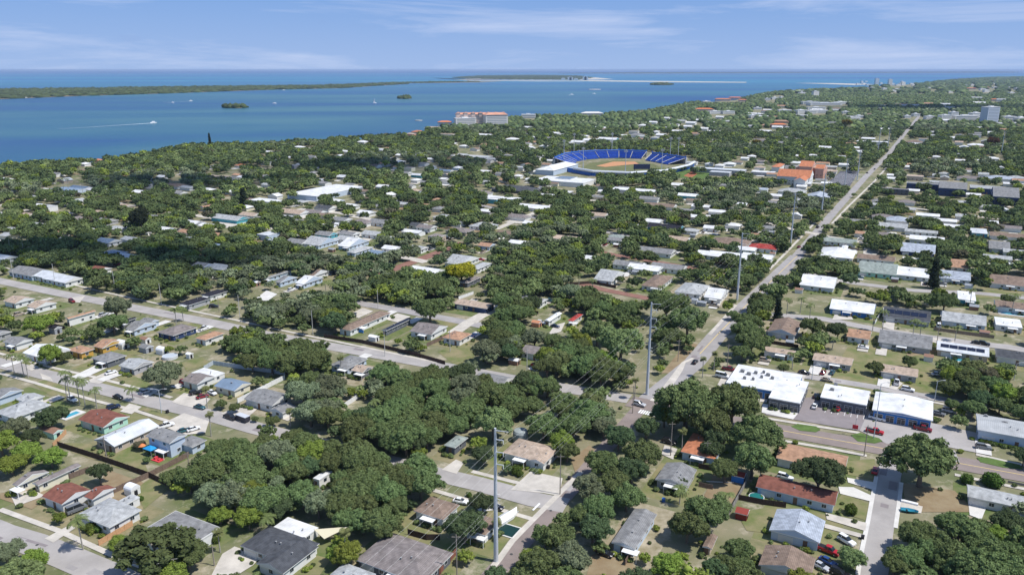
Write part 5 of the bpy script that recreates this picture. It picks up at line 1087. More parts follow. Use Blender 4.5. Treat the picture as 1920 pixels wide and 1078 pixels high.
FEN = [([(109,837),(175,858),(280,895),(325,917)], 1.9, F_dark, 'dark board fence dividing the back gardens on the left'),
 ([(214,925),(280,895),(355,856)], 1.9, F_brown, 'brown board fence crossing the dark one at the T junction'),
 ([(186,1023),(250,985)], 1.7, F_orange, 'new orange wooden fence beside the pale hip-roofed house'),
 ([(100,838),(125,812)], 1.6, F_orange, 'short rust-orange fence by the mint shed'),
 ([(131,898),(168,884)], 1.8, F_brown, 'brown fence between cream house and conifer-like tree'),
 ([(446,756),(535,711)], 2.0, F_white, 'long white vinyl fence beside the grey gabled white house'),
 ([(383,694),(400,684),(440,690),(535,703)], 1.9, mat('fence_pale', (.45, .50, .55), .7), 'pale blue-white fence round the garden behind the cream house'),
 ([(645,765),(680,742)], 1.9, F_white, 'white fence glimpsed between the oaks near the orange patch'),
 ([(608,633),(680,644),(780,668),(835,684)], 1.8, F_dark, 'dark fence along the far side of the wide street, centre'),
 ([(835,642),(842,632),(800,650)], 1.8, F_brown, 'short brown fence beside the orange-brown roof'),
 ([(860,562),(888,552)], 1.8, F_white, 'white fence beside the tan-roofed dark blue bungalow'),
 ([(1060,536),(1110,532),(1155,541)], 1.8, F_dark, 'dark fence in front of the light grey gabled house'),
 ([(1385,937),(1430,946),(1474,952)], 1.8, F_dark, 'dark fence behind the long red-brown roofed house'),
 ([(1365,970),(1399,908)], 1.8, F_grey, 'grey diagonal fence between two back gardens'),
 ([(1310,878),(1345,884),(1375,888)], 1.8, F_dark, 'dark fence behind the long grey gable roof'),
 ([(1310,912),(1337,918)], 1.6, F_brown, 'short brown fence beside the deck chairs'),
 ([(1375,906),(1318,903)], .4, mat('edging', (.6, .58, .52), .8), 'low pale garden edging across the yard'),
 ([(1640,608),(1658,580)], 1.8, F_white, 'white fence between the blue bungalow and solar-panelled bungalow'),
 ([(1172,1060),(1185,1040),(1196,1030)], 1.8, F_brown, 'brown gate fence beside the ridged grey roof'),
 ([(62,622),(100,612),(122,618)], 1.7, F_dark, 'dark fence round the lawn with grey shed'),
 ([(765,1002),(800,1012),(826,1012)], 1.8, F_dark, 'dark brown fence behind the weathered grey-brown roof'),
 ([(824,1078),(855,1040)], 2.0, mat('fence_red', (.25, .10, .07), .9), 'red-brown fence at the right end of the weathered grey-brown roof'),
 ([(1890,905),(1940,915)], .8, F_grey, 'low rail beside the two-lane road at the right edge')]
for a in FEN: fence(*a)
# ordinary cars, sheds, driveways and fences round the further houses
wood_f = mat('fence_wood', (.26, .20, .15), .9, var=.2, scale=2)
for q in HOUSES:
    if 560 < math.hypot(q[0], q[1]) < 1150 and q[2] < 15 and R.random() < .5:
        e = Vector((q[0], q[1], 0)) + E_ * R.uniform(-4, 4) - N_ * (q[3] + R.uniform(4, 8)); u, v = R.uniform(3, 7), R.uniform(2.5, 5); P = [e - E_ * u - N_ * v, e + E_ * u - N_ * v, e + E_ * (u - 1) + N_ * v, e - E_ * u + N_ * v]
        patch('driveway', [PR(*p)[:2] for p in P], R.choice([M_conc, M_concw, M_dirt]), vis=False); X, Y, _ = PR(*e); mark(X, Y, 1)
autoH = [q for q in HOUSES if 285 < math.hypot(q[0], q[1]) < 640 and q[2] < 15 and HOUSES.index(q) < FHP[0]]
def free(px, py): return 10 < px < 1910 and py < 1070
def auto_car(c):
    px, py, _ = PR(c.x, c.y, 0)
    if not free(px, py) or keep[int(py // 8), int(px // 8)] or near_road(c, 2.5): return
    colr = R.choice(['white', 'white', 'silver', 'grey', 'black', 'red', 'blue', 'tan', 'teal', 'maroon']); kd = R.choice(['sedan', 'suv', 'suv', 'pickup'])
    car(px, py, kd, colr, '', head=R.choice([0, 90]) + R.uniform(-8, 8)); o, p_, d_, ct = THINGS.pop(); THINGS.append((o, (px, py), '%s %s' % (colr, {'sedan': 'saloon car', 'suv': 'tall car', 'pickup': 'pickup truck'}[kd]), 'car')); o['group'] = 'cars parked by the further houses'
for q in autoH:
    c = Vector((q[0], q[1], 0)); u = R.random(); sd = R.choice([-1, 1])
    if u < .5:
        e = c + E_ * sd * (q[2] - 2) + N_ * (q[3] + 5) * R.choice([-1, 1]); auto_car(e)
        P = [e - E_ * 2.2 - N_ * 5, e + E_ * 2.2 - N_ * 5, e + E_ * 2.2 + N_ * 5, e - E_ * 2.2 + N_ * 5]; patch('driveway', [PR(*p)[:2] for p in P], R.choice([M_conc, M_concw]), vis=False)
    if R.random() < .28:
        e = c - E_ * sd * (q[2] - 1) - N_ * (q[3] + 7); px, py, _ = PR(e.x, e.y, 0)
        if free(px, py) and not near_road(e, 3) and not keep[int(py // 8), int(px // 8)]:
            cw, cn = R.choice([(wS, 'white'), (gS, 'grey'), (brS, 'brown')]); wt(px, py, 'garden_shed', '', 'shed', shed(R.uniform(1.3, 2.2), R.uniform(1.2, 1.7), 2, cw, R.choice([rS, brS, gS]), False))
            o, p_, d_, ct = THINGS.pop(); THINGS.append((o, (px, py), cn + '-walled garden shed', 'shed')); o['group'] = 'garden sheds behind the further houses'
    if R.random() < .45:
        e = c - N_ * (q[3] + R.uniform(6, 10)) if R.random() < .6 else c + N_ * (q[3] + 7); a = e - E_ * (q[2] + 3); b2 = e + E_ * (q[2] + 3); px, py, _ = PR(a.x, a.y, 0); qx, qy, _ = PR(b2.x, b2.y, 0)
        if not any(near_road(a.lerp(b2, t_), 2) for t_ in (0, .25, .5, .75, 1)) and free(px, py) and free(qx, qy) and not keep[int(py // 8), int(px // 8)] and not keep[int(qy // 8), int(qx // 8)]:
            mk = keep.copy(); fm, fn = R.choice([(F_white, 'white'), (F_dark, 'dark'), (wood_f, 'brown'), (wood_f, 'brown')]); fence([(px, py), (qx, qy)], 1.7, fm, ''); keep[:] = mk
            o, p_, d_, ct = THINGS.pop(); THINGS.append((o, (px, py), fn + ' back-garden fence', 'fence')); o['group'] = 'fences behind the further houses'
# ------------------------------------------------------------------ trees
def leafmat(name, c, c2, attr=False, yel=0.0):
    if name in MATS: return MATS[name]
    m = mat(name, c, .85, c2=c2, scale=(.35 if not attr else .12), spec=.12, island=.30, objrand=(0 if attr else .24), detail=3)
    t = m.node_tree; b = t.nodes['Principled BSDF']
    if attr:
        s = b.inputs['Base Color'].links[0].from_socket; a = t.nodes.new('ShaderNodeAttribute'); a.attribute_name = 'tone'
        mm = t.nodes.new('ShaderNodeMix'); mm.data_type = 'RGBA'; mm.blend_type = 'MULTIPLY'; mm.inputs[0].default_value = 1
        t.links.new(s, mm.inputs[6]); t.links.new(a.outputs['Color'], mm.inputs[7]); t.links.new(mm.outputs[2], b.inputs['Base Color'])
    if True:      # leaves let some light through
        t = m.node_tree; b = t.nodes['Principled BSDF']; ou = [n for n in t.nodes if n.type == 'OUTPUT_MATERIAL'][0]; tr = t.nodes.new('ShaderNodeBsdfTranslucent'); mxs = t.nodes.new('ShaderNodeMixShader'); mxs.inputs[0].default_value = .18
        t.links.new(b.inputs['Base Color'].links[0].from_socket, tr.inputs[0]); t.links.new(b.outputs[0], mxs.inputs[1]); t.links.new(tr.outputs[0], mxs.inputs[2]); t.links.new(mxs.outputs[0], ou.inputs[0])
    return m
TK = {'G': ((.180, .228, .088), (.100, .140, .052)), 'D': ((.115, .160, .070), (.064, .096, .044)), 'S': ((.225, .262, .150), (.145, .175, .095)), 'Y': ((.250, .300, .060), (.140, .190, .035)), 'L': ((.230, .275, .110), (.140, .180, .070)),
      'K': ((.055, .075, .040), (.028, .042, .024)), 'F': ((.42, .30, .02), (.10, .13, .02)), 'R': ((.24, .10, .05), (.09, .09, .03)), 'B': ((.11, .16, .035), (.065, .10, .02)), 'X': ((.12, .14, .055), (.06, .08, .03)), 'W': ((.19, .18, .11), (.11, .105, .06)), 'Q': ((.055, .075, .040), (.028, .042, .024))}
def lm(k, attr=False): return leafmat(('woods_leaves_' if attr else 'leaves_') + k, TK[k][0], TK[k][1], attr)
M_bark = mat('bark', (.17, .14, .11), .95, var=.3, scale=2); M_barkp = mat('bark_pale', (.34, .32, .28), .95, var=.2, scale=2)
def crown_arrays(seed, nl, per, leaf, hz=.70, zc=.95, lr=(.26, .42), core=1, shape='dome', spread=.72):
    g = np.random.default_rng(seed); C = []; Rr = []
    for i in range(nl if shape != 'multi' else 0):
        u = (i + .5) / nl; z = 1 - 1.25 * u if shape == 'dome' else 1 - 2 * u; ph = i * 2.39996 + g.uniform(-.4, .4); r = math.sqrt(max(0, 1 - z * z))
        d = np.array([math.cos(ph) * r, math.sin(ph) * r, z]); q = spread * g.uniform(.72, 1.08)
        if shape == 'cone': q = 1; d = np.array([math.cos(ph) * (.15 + .55 * u) * g.uniform(.4, 1), math.sin(ph) * (.15 + .55 * u) * g.uniform(.4, 1), 1 - 2 * u])
        C.append(d * q); Rr.append(g.uniform(*lr) * (.7 + .5 * u if shape == 'cone' else 1))
    if shape == 'multi':      # several domes grown together: an uneven outline
        ns = 5; per_s = nl // ns
        for j in range(ns):
            o = np.array([math.cos(j * 1.2566 + seed) * .40, math.sin(j * 1.2566 + seed) * .40, 0]) * g.uniform(.7, 1.25) if j else np.zeros(3); sr = g.uniform(.42, .60) if j else .62; o[2] = g.uniform(-.18, .12)
            for i in range(per_s):
                u = (i + .5) / per_s; z = 1 - 1.2 * u; ph = i * 2.39996 + g.uniform(-.5, .5) + j; r = math.sqrt(max(0, 1 - z * z)); C.append(o + np.array([math.cos(ph) * r, math.sin(ph) * r, z * 1.1]) * sr * g.uniform(.7, 1.1)); Rr.append(g.uniform(*lr))
        nl = len(C)
    C = np.array(C); Rr = np.array(Rr); C[:, 2] *= hz
    V = []; T = []
    V0, F0 = (ICO1 if core == 1 else ICO2); base = 0
    for c, r in zip(C, Rr):
        W = V0 * (r * .86) * g.uniform(.82, 1.12, (len(V0), 1)) * np.array([1, 1, .85]) + c; V.append(W); T.append(F0 + base); base += len(V0)
    n = nl * per; idx = np.repeat(np.arange(nl), per); d = g.normal(size=(n, 3)); d[:, 2] += .35; d /= np.linalg.norm(d, axis=1, keepdims=True)
    P = C[idx] + d * (Rr[idx] * g.uniform(.84, 1.14, n))[:, None] * np.array([1, 1, .88])
    k = P[:, 2] > -hz * 1.0; P, d = P[k], d[k]; n = len(P)
    nrm = d * 1.0 + g.normal(size=(n, 3)) * .55 + np.array([0, 0, .25]); nrm /= np.linalg.norm(nrm, axis=1, keepdims=True)
    a = np.cross(nrm, g.normal(size=(n, 3))); a /= np.linalg.norm(a, axis=1, keepdims=True); b = np.cross(nrm, a); s = leaf * g.uniform(.6, 1.35, n)[:, None]
    tri = np.stack([P + a * s * .8, P - a * s * .45 + b * s * .7, P - a * s * .4 - b * s * .65], 1)
    V.append(tri.reshape(-1, 3)); T.append(np.arange(3 * n).reshape(n, 3) + base)
    V = np.concatenate(V); T = np.concatenate(T); V[:, 2] += zc; return V, T
def trunk_mesh(seed, zc=.95, reach=.55, m=M_bark, nl=5, r0=.07):
    rr = random.Random(seed); mb = MB(); top = zc * .55; mb.tube([(0, 0, -.02), (0, 0, top * .6), (.02, 0, top)], [r0 * 1.25, r0 * .85, r0 * .75], 8)
    for i in range(nl):
        a = i * 2 * math.pi / nl + rr.uniform(-.4, .4); e = reach * rr.uniform(.8, 1.1); p1 = (math.cos(a) * e * .45, math.sin(a) * e * .45, top + .28 * zc * rr.uniform(.6, 1.1)); p2 = (math.cos(a + .2) * e, math.sin(a + .2) * e, top + zc * rr.uniform(.4, .75))
        mb.tube([(0, 0, top * .85), p1, p2], [r0 * .6, r0 * .38, r0 * .12], 6)
        p3 = (math.cos(a - .5) * e * 1.0, math.sin(a - .5) * e * 1.0, top + zc * rr.uniform(.3, .8)); mb.tube([p1, p3], [r0 * .3, r0 * .08], 5)
    return mb.mesh('trunk', m)
CM = [npmesh('crown', *crown_arrays(s, 80, 150, .058, lr=(.12, .25), shape='multi'), lm('G')) for s in (1, 2, 3, 4, 5, 6)]
CY = [npmesh('crown', *crown_arrays(s, 64, 140, .060, hz=.8, lr=(.16, .28), shape='multi'), lm('Y')) for s in (21, 22, 23)]
CX = [npmesh('crown', *crown_arrays(s, 40, 60, .10, lr=(.10, .22), spread=.85), lm('X')) for s in (31, 32)]
CB = [npmesh('crown', *crown_arrays(s, 16, 120, .13, hz=.75, zc=.62, lr=(.4, .5), spread=.55, shape='ball'), lm('B')) for s in (41, 42)]
CK = [npmesh('crown', *crown_arrays(s, 34, 110, .14, hz=2.6, zc=2.9, lr=(.28, .42), shape='cone'), lm('K')) for s in (51, 52)]
TM = [trunk_mesh(s) for s in (1, 2, 3)]; TX = trunk_mesh(9, reach=.95, m=M_barkp, nl=9, r0=.075); TB = trunk_mesh(8, zc=.5, reach=.3, nl=3, r0=.05); TKm = trunk_mesh(7, zc=2.2, reach=.3)
def place_tree(x, y, Rr, kind, label=None, desc=None, hs=1.0, cat='tree'):
    rr = R; r = root({'B': 'bush', 'K': 'conifer_tree'}.get(kind, 'tree'), (x, y, 0), rr.uniform(0, 6.28))
    me, tm = {'B': (CB, TB), 'K': (CK, TKm), 'X': (CX, TX), 'Y': (CY, TM[0]), 'F': (CM, TM[1]), 'R': (CM, TM[1])}.get(kind, (CM, rr.choice(TM)))
    r.scale = (Rr, Rr * rr.uniform(.9, 1.1), Rr * hs); 
    c = link('crown', rr.choice(me), r); c.material_slots[0].link = 'OBJECT'; c.material_slots[0].material = lm(kind)
    link('trunk', tm, r); X, Y, d = PR(x, y, Rr * .95)
    nm = {'G': 'mid-green oak', 'D': 'dark green oak', 'S': 'silvery green oak', 'Y': 'bright yellow-green tree', 'L': 'pale green feathery tree', 'K': 'dark conifer', 'F': 'yellow-flowering tree', 'R': 'rust-flowering tree', 'B': 'clipped round bush', 'X': 'bare-branched oak', 'W': 'brownish tree', 'Q': 'dark tall tree'}[kind]
    size = 'large ' if Rr > 6.6 else ('small ' if Rr < 4.2 and kind != 'B' else '')
    tag(r, label, 'bush' if kind == 'B' else cat, 'garden bushes' if kind == 'B' else 'trees between the houses', (X, Y), desc or size + nm)
    if label: THINGS.append((r, (X, Y), None, 'tree'))
    return r
def hand(cx, cy, rpx, kind, label=None, hs=1.0):
    Rr = 5.0; zc = {'B': .62, 'K': 2.9}.get(kind, .95)
    for _ in range(4):
        c = G(cx, cy, zc * Rr * hs); d = PR(c.x, c.y, zc * Rr * hs)[2]; Rr = rpx * d / F
    HAND.append((c.x, c.y, Rr)); return place_tree(c.x, c.y, Rr, kind, label, hs=hs)
HAND = []
for a in [(92,664,25,'Y','big round glossy mango tree beside the ochre house with brown roof',1.0),(118,668,14,'G',None,1),(303,702,35,'S','grey-green round street tree shading a driveway on the left street',1),(186,886,20,'D','dense conifer-like green tree behind the red-roofed house',1.35),
          (292,1030,68,'X','large oak with bare silvery branches at the bottom left',.85),(352,1040,34,'G','green oak beside bare silvery-branched oak',1),(62,1052,30,'Y','bright yellow-green tree by the bottom-left road',.9),(10,1035,30,'S',None,1),
          (96,782,30,'D','dark round tree beside the swimming pool',1),(30,800,26,'S',None,1),(62,818,20,'D',None,1),(0,830,34,'Y',None,.9),(48,845,30,'Y',None,.8),(95,858,28,'Y',None,.8),(20,870,30,'Y',None,.8),(865,508,32,'F','broad yellow-flowering tree in the centre',.8),
          (1731,858,64,'G','broad roadside oak in front of the shop car park',1),(1288,752,62,'G','giant oak in front of blue-fronted shop',1),(1374,756,56,'G',None,1),(1415,812,46,'G',None,1),(1345,815,34,'D',None,1),(1412,860,44,'G',None,1),(1335,842,26,'D',None,1),(1360,880,30,'G',None,1),
          (1262,782,30,'Y','flat-topped yellow-green tree by the crosswalk',.95),(1537,888,46,'D','dark rounded oak between two brown-roofed houses',1),(1861,900,19,'B','large clipped round bush beside the long white house',1),(1813,898,13,'B','smaller clipped round bush at the corner of the long white house',1),
          (1596,955,14,'B','round bush alone on a dry front lawn',1),(170,988,15,'B','clipped hedge bush in front of the pale hip-roofed house',.7),(184,990,12,'B',None,.7),(264,934,6,'B',None,1.1),(263,407,20,'Q','tall black-green tree standing out above the roofs',1.5),(456,368,11,'K','dark conifer beside pale roofs, upper left',.55),
          (393,263,4,'K','thin dark cypress at the shoreline',1.2),(1753,512,13,'K','tall narrow dark cypress on the right',.8),(1459,580,11,'K','narrow conifer right of the avenue',.7),(1375,590,12,'G',None,1),(1587,231,11,'F','yellow tree standing out in the far woods',1),(1419,267,8,'F','small yellow tree in the far woods',1),
          (1862,265,12,'R','rust-coloured tree beside the lone pole, upper right',1),(216,575,24,'S','tall bushy tree at the kerb of the wide street',1.35),(212,605,26,'G',None,1),(806,578,32,'G','isolated spreading oak in the central front garden',1),(1165,640,44,'L','big feathery pale green tree by the tall pole',1),(1120,620,34,'L',None,1),
          (925,790,36,'L','feathery pale green tree beside the nearest pole',1.1),(1525,612,24,'G','round oak on the grass right of the avenue',1),(1572,618,22,'D','dark round tree before the orange-tan bungalow',1),(466,968,30,'Y','bright green dense tree beside the flat grey roof',1),
          (1600,1045,27,'L','small airy tree beside the white parked car',1),(872,985,40,'D','dense dark tree left of the tallest pole',1),(905,940,24,'D',None,1),(968,881,12,'B','round shrub in the tan-roofed house garden',1),(975,888,8,'B',None,1),(879,927,7,'B',None,1),(920,934,7,'B',None,1),(1400,605,28,'G','street oak right of the avenue below the curve',1),
          (1410,640,30,'G',None,1),(1392,660,20,'G',None,1),(1545,665,8,'B',None,1),(1705,700-22,16,'G',None,1),(1470,690,12,'G',None,1),(1645,735,9,'G',None,1),(1640,688,16,'G','small dense tree between the two tan bungalows',1),(1785,758,16,'G',None,1),(1890,560,14,'G',None,1),(275,862,8,'G',None,1),(262,833,12,'W',None,1),
          (405,1010,10,'B',None,1),(440,775-12,12,'G',None,1),(415,757,12,'G',None,1),(486,800,5,'B',None,1),(478,785,8,'G',None,1),(510,788,14,'G',None,1),(1000,760,26,'G',None,1),(1885,770,3,'B',None,1),(630,690,5,'B',None,1),(1275,905,16,'D',None,1),(1385,1030,30,'G',None,1),(1330,960,44,'G',None,1),(1290,985,40,'G',None,1),(1250,1060,34,'Y',None,.9),(1128,868,36,'G',None,1),(1106,915,33,'S',None,1),(1160,818,32,'D',None,1),(1088,965,26,'G',None,1),(1148,905,36,'G',None,1),(1185,880,34,'D',None,1),(1175,930,34,'G',None,1),(1125,955,34,'G',None,1),(1045,1008,38,'G',None,1),(1012,1058,40,'G',None,1),(1075,1045,42,'S',None,1),(1212,800,26,'D',None,1),(1332,792,44,'G',None,1),(1246,778,26,'G',None,1),(1203,850,36,'G',None,1),(1112,990,36,'D',None,1),(1400,620,30,'G',None,1),(1022,1002,28,'G',None,1),(1000,1046,30,'Y',None,.9),(984,1082,30,'G',None,1),(1290,600,40,'G',None,1),(1250,570,38,'G',None,1)]:
    hand(a[0], a[1], a[2], a[3], a[4], a[5])
    if a[1] > 560: mark(a[0], a[1], a[2] * .45)
for i in range(9): hand(1840 + i * 9, 826 + i * 1.9, 6, 'B', None, .8)      # clipped hedge of the grey-blue building
# palms
def palm_mesh(seed, cabbage=False):
    rr = random.Random(seed); mb = MB(); n = 26 if cabbage else 18
    for i in range(n):
        a = i * 2.39996; up = rr.uniform(-.5, 1.0) if cabbage else rr.uniform(-.1, .9); L_ = 1.5 if cabbage else 2.9; W_ = .55 if cabbage else .42
        dx, dy = math.cos(a), math.sin(a); P = [Vector((0, 0, 0))]; e = up
        for k in range(5): P.append(P[-1] + Vector((dx * math.cos(e), dy * math.cos(e), math.sin(e))) * L_ / 5); e -= .35 if not cabbage else .15
        s = Vector((-dy, dx, 0))
        for k in range(5):
            w0, w1 = W_ * (.5 + .6 * math.sin(math.pi * (k + .3) / 5.6)), W_ * (.5 + .6 * math.sin(math.pi * (k + 1.2) / 5.9)) * (.25 if k == 4 else 1)
            for sg in (1, -1):
                for q in range(2):
                    A, B2 = P[k].lerp(P[k + 1], q * .5), P[k].lerp(P[k + 1], q * .5 + .36); ww = w0 if q == 0 else (w0 + w1) / 2
                    mb.poly([A, B2, B2 + s * sg * ww * .9 + Vector((dx, dy, -.35)) * .25, A + s * sg * ww + Vector((dx, dy, -.35)) * .25])
    return mb.mesh('fronds', mat('palm_cabbage' if cabbage else 'palm_fronds', (.13, .165, .05) if not cabbage else (.13, .14, .045), .7, var=.3, scale=3, island=.25))
PM = [palm_mesh(1), palm_mesh(2)]; PC = [palm_mesh(3, True), palm_mesh(4, True)]
def palm(px, py, hh, cab=False, label=None, s=1.0):
    c = G(px, py); r = root('palm_tree', c, R.uniform(0, 6)); mb = MB(); bx, by = R.uniform(-.4, .4), R.uniform(-.4, .4)
    mb.tube([(0, 0, 0), (bx * .3, by * .3, hh * .5), (bx, by, hh)], [.2, .15, .12], 7); obj('trunk', mb, M_barkp, r)
    f = link('fronds', R.choice(PC if cab else PM), r, (bx, by, hh)); f.scale = (s, s, s)
    X, Y, _ = PR(c.x, c.y, hh); tag(r, label, 'palm tree', 'palm trees', (X, Y), 'round-headed cabbage palm' if cab else 'feathery palm')
    if label: THINGS.append((r, (X, Y), None, 'tree'))
    mark(X, Y, 7)
for a in [(27,700,8),(45,706,8.5),(53,708,8),(133,754,12),(126,752,9),(150,759,10),(160,762,10),(182,766,7.5),(389,766,8,True,'cabbage palm in front of the cream house with blue-grey roof'),(396,818,8,True,'shaggy cabbage palm at the end of the wide pale apron'),
          (156,1031,9,False,'lone leaning palm on the bottom-left grass verge',1.1),(331,612,9,False,'palm on the grassy corner by the wide street'),(344,603,7),(1338,696,8,True,'round-headed palm on the crossroads island'),(1317,708,8,True,'cabbage palm below the crossroads island palm'),
          (648,1042,7,True,'yellowing palm beside the shade sail'),(1653,631,12,False,'tall palm beside the solar-panelled bungalow'),(1636,620,7),(1710,640,10),(1724,636,8),(1896,588,10,False,'palm leaning over the turquoise pool'),(1475,590,8),(1500,588,8),(1518,600,8),(640,700,7,True,'yellowish palm beside the two grey carport roofs'),
          (413,1035,6,True,'yellow-green palm between the flat roof and charcoal roof'),(112,372,15),(121,366,16),(131,366,16),(156,368,15),(1274,945,5),(1425,912,6,True),(1356,955,5),(1190,748,8,True),(1278,850,8,True,'bright small palm beside the orange-roofed house'),(1535,492,6),(1548,500,7),(1560,655,5),(705,478,8),(625,560,8),(612,556,8),
          (20,478,12),(45,478,11),(505,1000,5),(1790,640,7),(1485,700-8,7),(545,800,6,True),(1110,552,8),(1180,530,9),(1240,565,8),(1085,540,8),(1770,540,8),(1818,575,9),(250,760-8,5),(1400,900,7),(930,1010,5,True),(1600,478,8),(1660,495,8),(700,792,8),(505,470,9)]:
    palm(*a)
# map of crowns read off the photograph, 40 px cells, rows from y=520 down. letters = tree kind, o = thin, . = open
MAP = """....DDDDD..oS..SSGGGGGoGGGSG.oo...GGGG.oG.GD.Go.
...ooGD....SSSSGG..GG..GGG.GGGGGGG.GGoo....ooGGo
YYo.GS...o..GGGG...o..GGGS.GGGGGG.GG.GGG...ooG.G
........GGoGGGGG....ooSSSYGGGGGG..GG...oGGG..o.o
..........ooGG...SGGGSSGGGGGG.........o..o..oo.oG
.............oSS.SGGGSGGSGGGGG.GGGG.........GGGG
..o.........GGSSGGGGGGGSGGGGG..YGGGG........GGGo
YY.........GGGGGGGGGGGGo....GGGY.GGGG...........
YY......SSGGSGGGGGGGG.G....GGG...GGGG...........
........GSSGSGGoGGGG.......GGGG...Go............
........oSSYGGSSGGG...o....GGGo.o.........oGGGo.
......oo..YYo..SSGo..GG..oSGG..GGGGo......GGGGGG
S........o...ooY...oGo...GGG...GGGGG.....GGGGGGG
YY.......oYo..........SGYGGG...YYGGG.....GGGGGGG""".split('\n')
MAP = [(m + '.' * 48)[:48] for m in MAP]
MA = np.array([list(m) for m in MAP])
def proj(x, y, z):
    d = y * math.cos(PT) - (z - CH) * math.sin(PT); u = y * math.sin(PT) + (z - CH) * math.cos(PT); return 960 + F * x / d, 539 - F * u / d, d
def snoise(x, y, s, ph):
    return (np.sin(x / s + ph) * np.cos(y / s * 1.13 + ph * 2) + np.sin((x + y) / s * .71 + ph * 3) * .7 + np.cos((x - 1.7 * y) / s * .43 + ph) * .6) / 2.3
landp = [(p.x, p.y) for p in land]
hx = np.array([h[:4] for h in HOUSES])
def candidates(y0, y1, sp, rmin, rmax, drop, thr, garden=False):
    X, Y = np.meshgrid(np.arange(-y1 * .75 - 40, y1 * .75 + 40, sp), np.arange(y0, y1, sp * .9)); X = X + (np.arange(X.shape[0]) % 2)[:, None] * sp / 2
    X = X.ravel() + rng.uniform(-.36, .36, X.size) * sp; Y = Y.ravel() + rng.uniform(-.36, .36, Y.size) * sp
    Rr = rmin + (rmax - rmin) * rng.beta(1.6, 1.8, X.size)
    px, py, d = proj(X, Y, Rr * .95); k = (px > -90) & (px < 2010) & (py < 1150) & inside(landp, X, Y); X, Y, Rr, px, py, d = [a[k] for a in (X, Y, Rr, px, py, d)]
    rp = Rr / d * F; bad = np.zeros(len(X))
    for a in np.linspace(0, 2 * math.pi, 11)[:-1]:
        for q in (.85, .45):
            i = np.clip(((px + rp * q * math.cos(a)) // 8).astype(int), 0, MW - 1); j = np.clip(((py + rp * q * .8 * math.sin(a)) // 8).astype(int), 0, MH - 1); bad += keep[j, i] / 20.
    ok = bad < thr
    kind = np.where(snoise(X, Y, 60, 1.0) > .35, 'S', 'G'); u = rng.random(len(X)); kind = np.where(u < .20, 'D', kind); kind = np.where(u > .91, 'Y', kind); kind = np.where((u > .82) & (u < .91), 'L', kind)
    kind = np.where((u > .81) & (u < .82), 'W', kind)
    dens = 1 - drop - .30 * (snoise(X, Y, 45, 2.2) > .25); v = rng.random(len(X))
    near = (py >= 520); mi = np.clip(((py - 520) // 40).astype(int), 0, 13); mj = np.clip((px // 40).astype(int), 0, 47); L_ = MA[mi, mj]
    dens = np.where(near, np.where(L_ == '.', 0, np.where(L_ == 'o', .62, 1.0)), dens)
    if garden: dens = np.where(near, np.where(L_ == '.', np.where(py < 700, .88, .34), .25), .40); kind = np.where(rng.random(len(X)) < .3, 'Y', kind)
    kind = np.where((not garden) & near & (L_ != '.') & (L_ != 'o') & (rng.random(len(X)) < .68), L_, kind)
    for q in hx:
        dx, dy = X - q[0], Y - q[1]; e = dx * E_.x + dy * E_.y; f = dx * N_.x + dy * N_.y; ok &= ~((abs(e) < q[2] + .6) & (abs(f) < q[3] + .6))
    for pts, hw in ROADS:
        for (xa, ya), (xb, yb) in zip(pts[:-1], pts[1:]):
            L2 = (xb - xa) ** 2 + (yb - ya) ** 2; t = np.clip(((X - xa) * (xb - xa) + (Y - ya) * (yb - ya)) / L2, 0, 1); ok &= np.hypot(X - xa - t * (xb - xa), Y - ya - t * (yb - ya)) > hw + .2
    for x, y, r_ in HAND: ok &= np.hypot(X - x, Y - y) > (r_ + Rr) * .55
    ok &= v < dens
    if y0 > 1500: kind = np.where((kind == 'Y') | (kind == 'L') | (rng.random(len(X)) < .35), 'D', kind)
    return [a[ok] for a in (X, Y, Rr, kind, px, py, d)]
A = candidates(125, 420, 7.0, 2.9, 7.0, .06, .14); A2 = candidates(125, 620, 5.4, 1.4, 4.8, 0, .20, garden=True); B = candidates(420, 760, 6.0, 2.3, 5.8, .12, .40); Cc = candidates(760, 1600, 7.6, 3.0, 6.2, .06, .42); Dd = candidates(1600, 4200, 15, 6.5, 10, .0, .5); Ee = candidates(4200, 14000, 42, 18, 30, 0, .6)
print('trees', [len(q[0]) for q in (A, B, Cc, Dd, Ee)])
rest = []
allA = [np.concatenate([A[i], A2[i], B[i]]) for i in range(7)]
size = allA[2] / allA[6]; off = (allA[4] < -20) | (allA[4] > 1940) | (allA[5] > 1100); order = np.argsort(-(size * np.where(off, .3, 1))); NI = 270
for i in order[:NI]: place_tree(allA[0][i], allA[1][i], float(allA[2][i]), str(allA[3][i]))
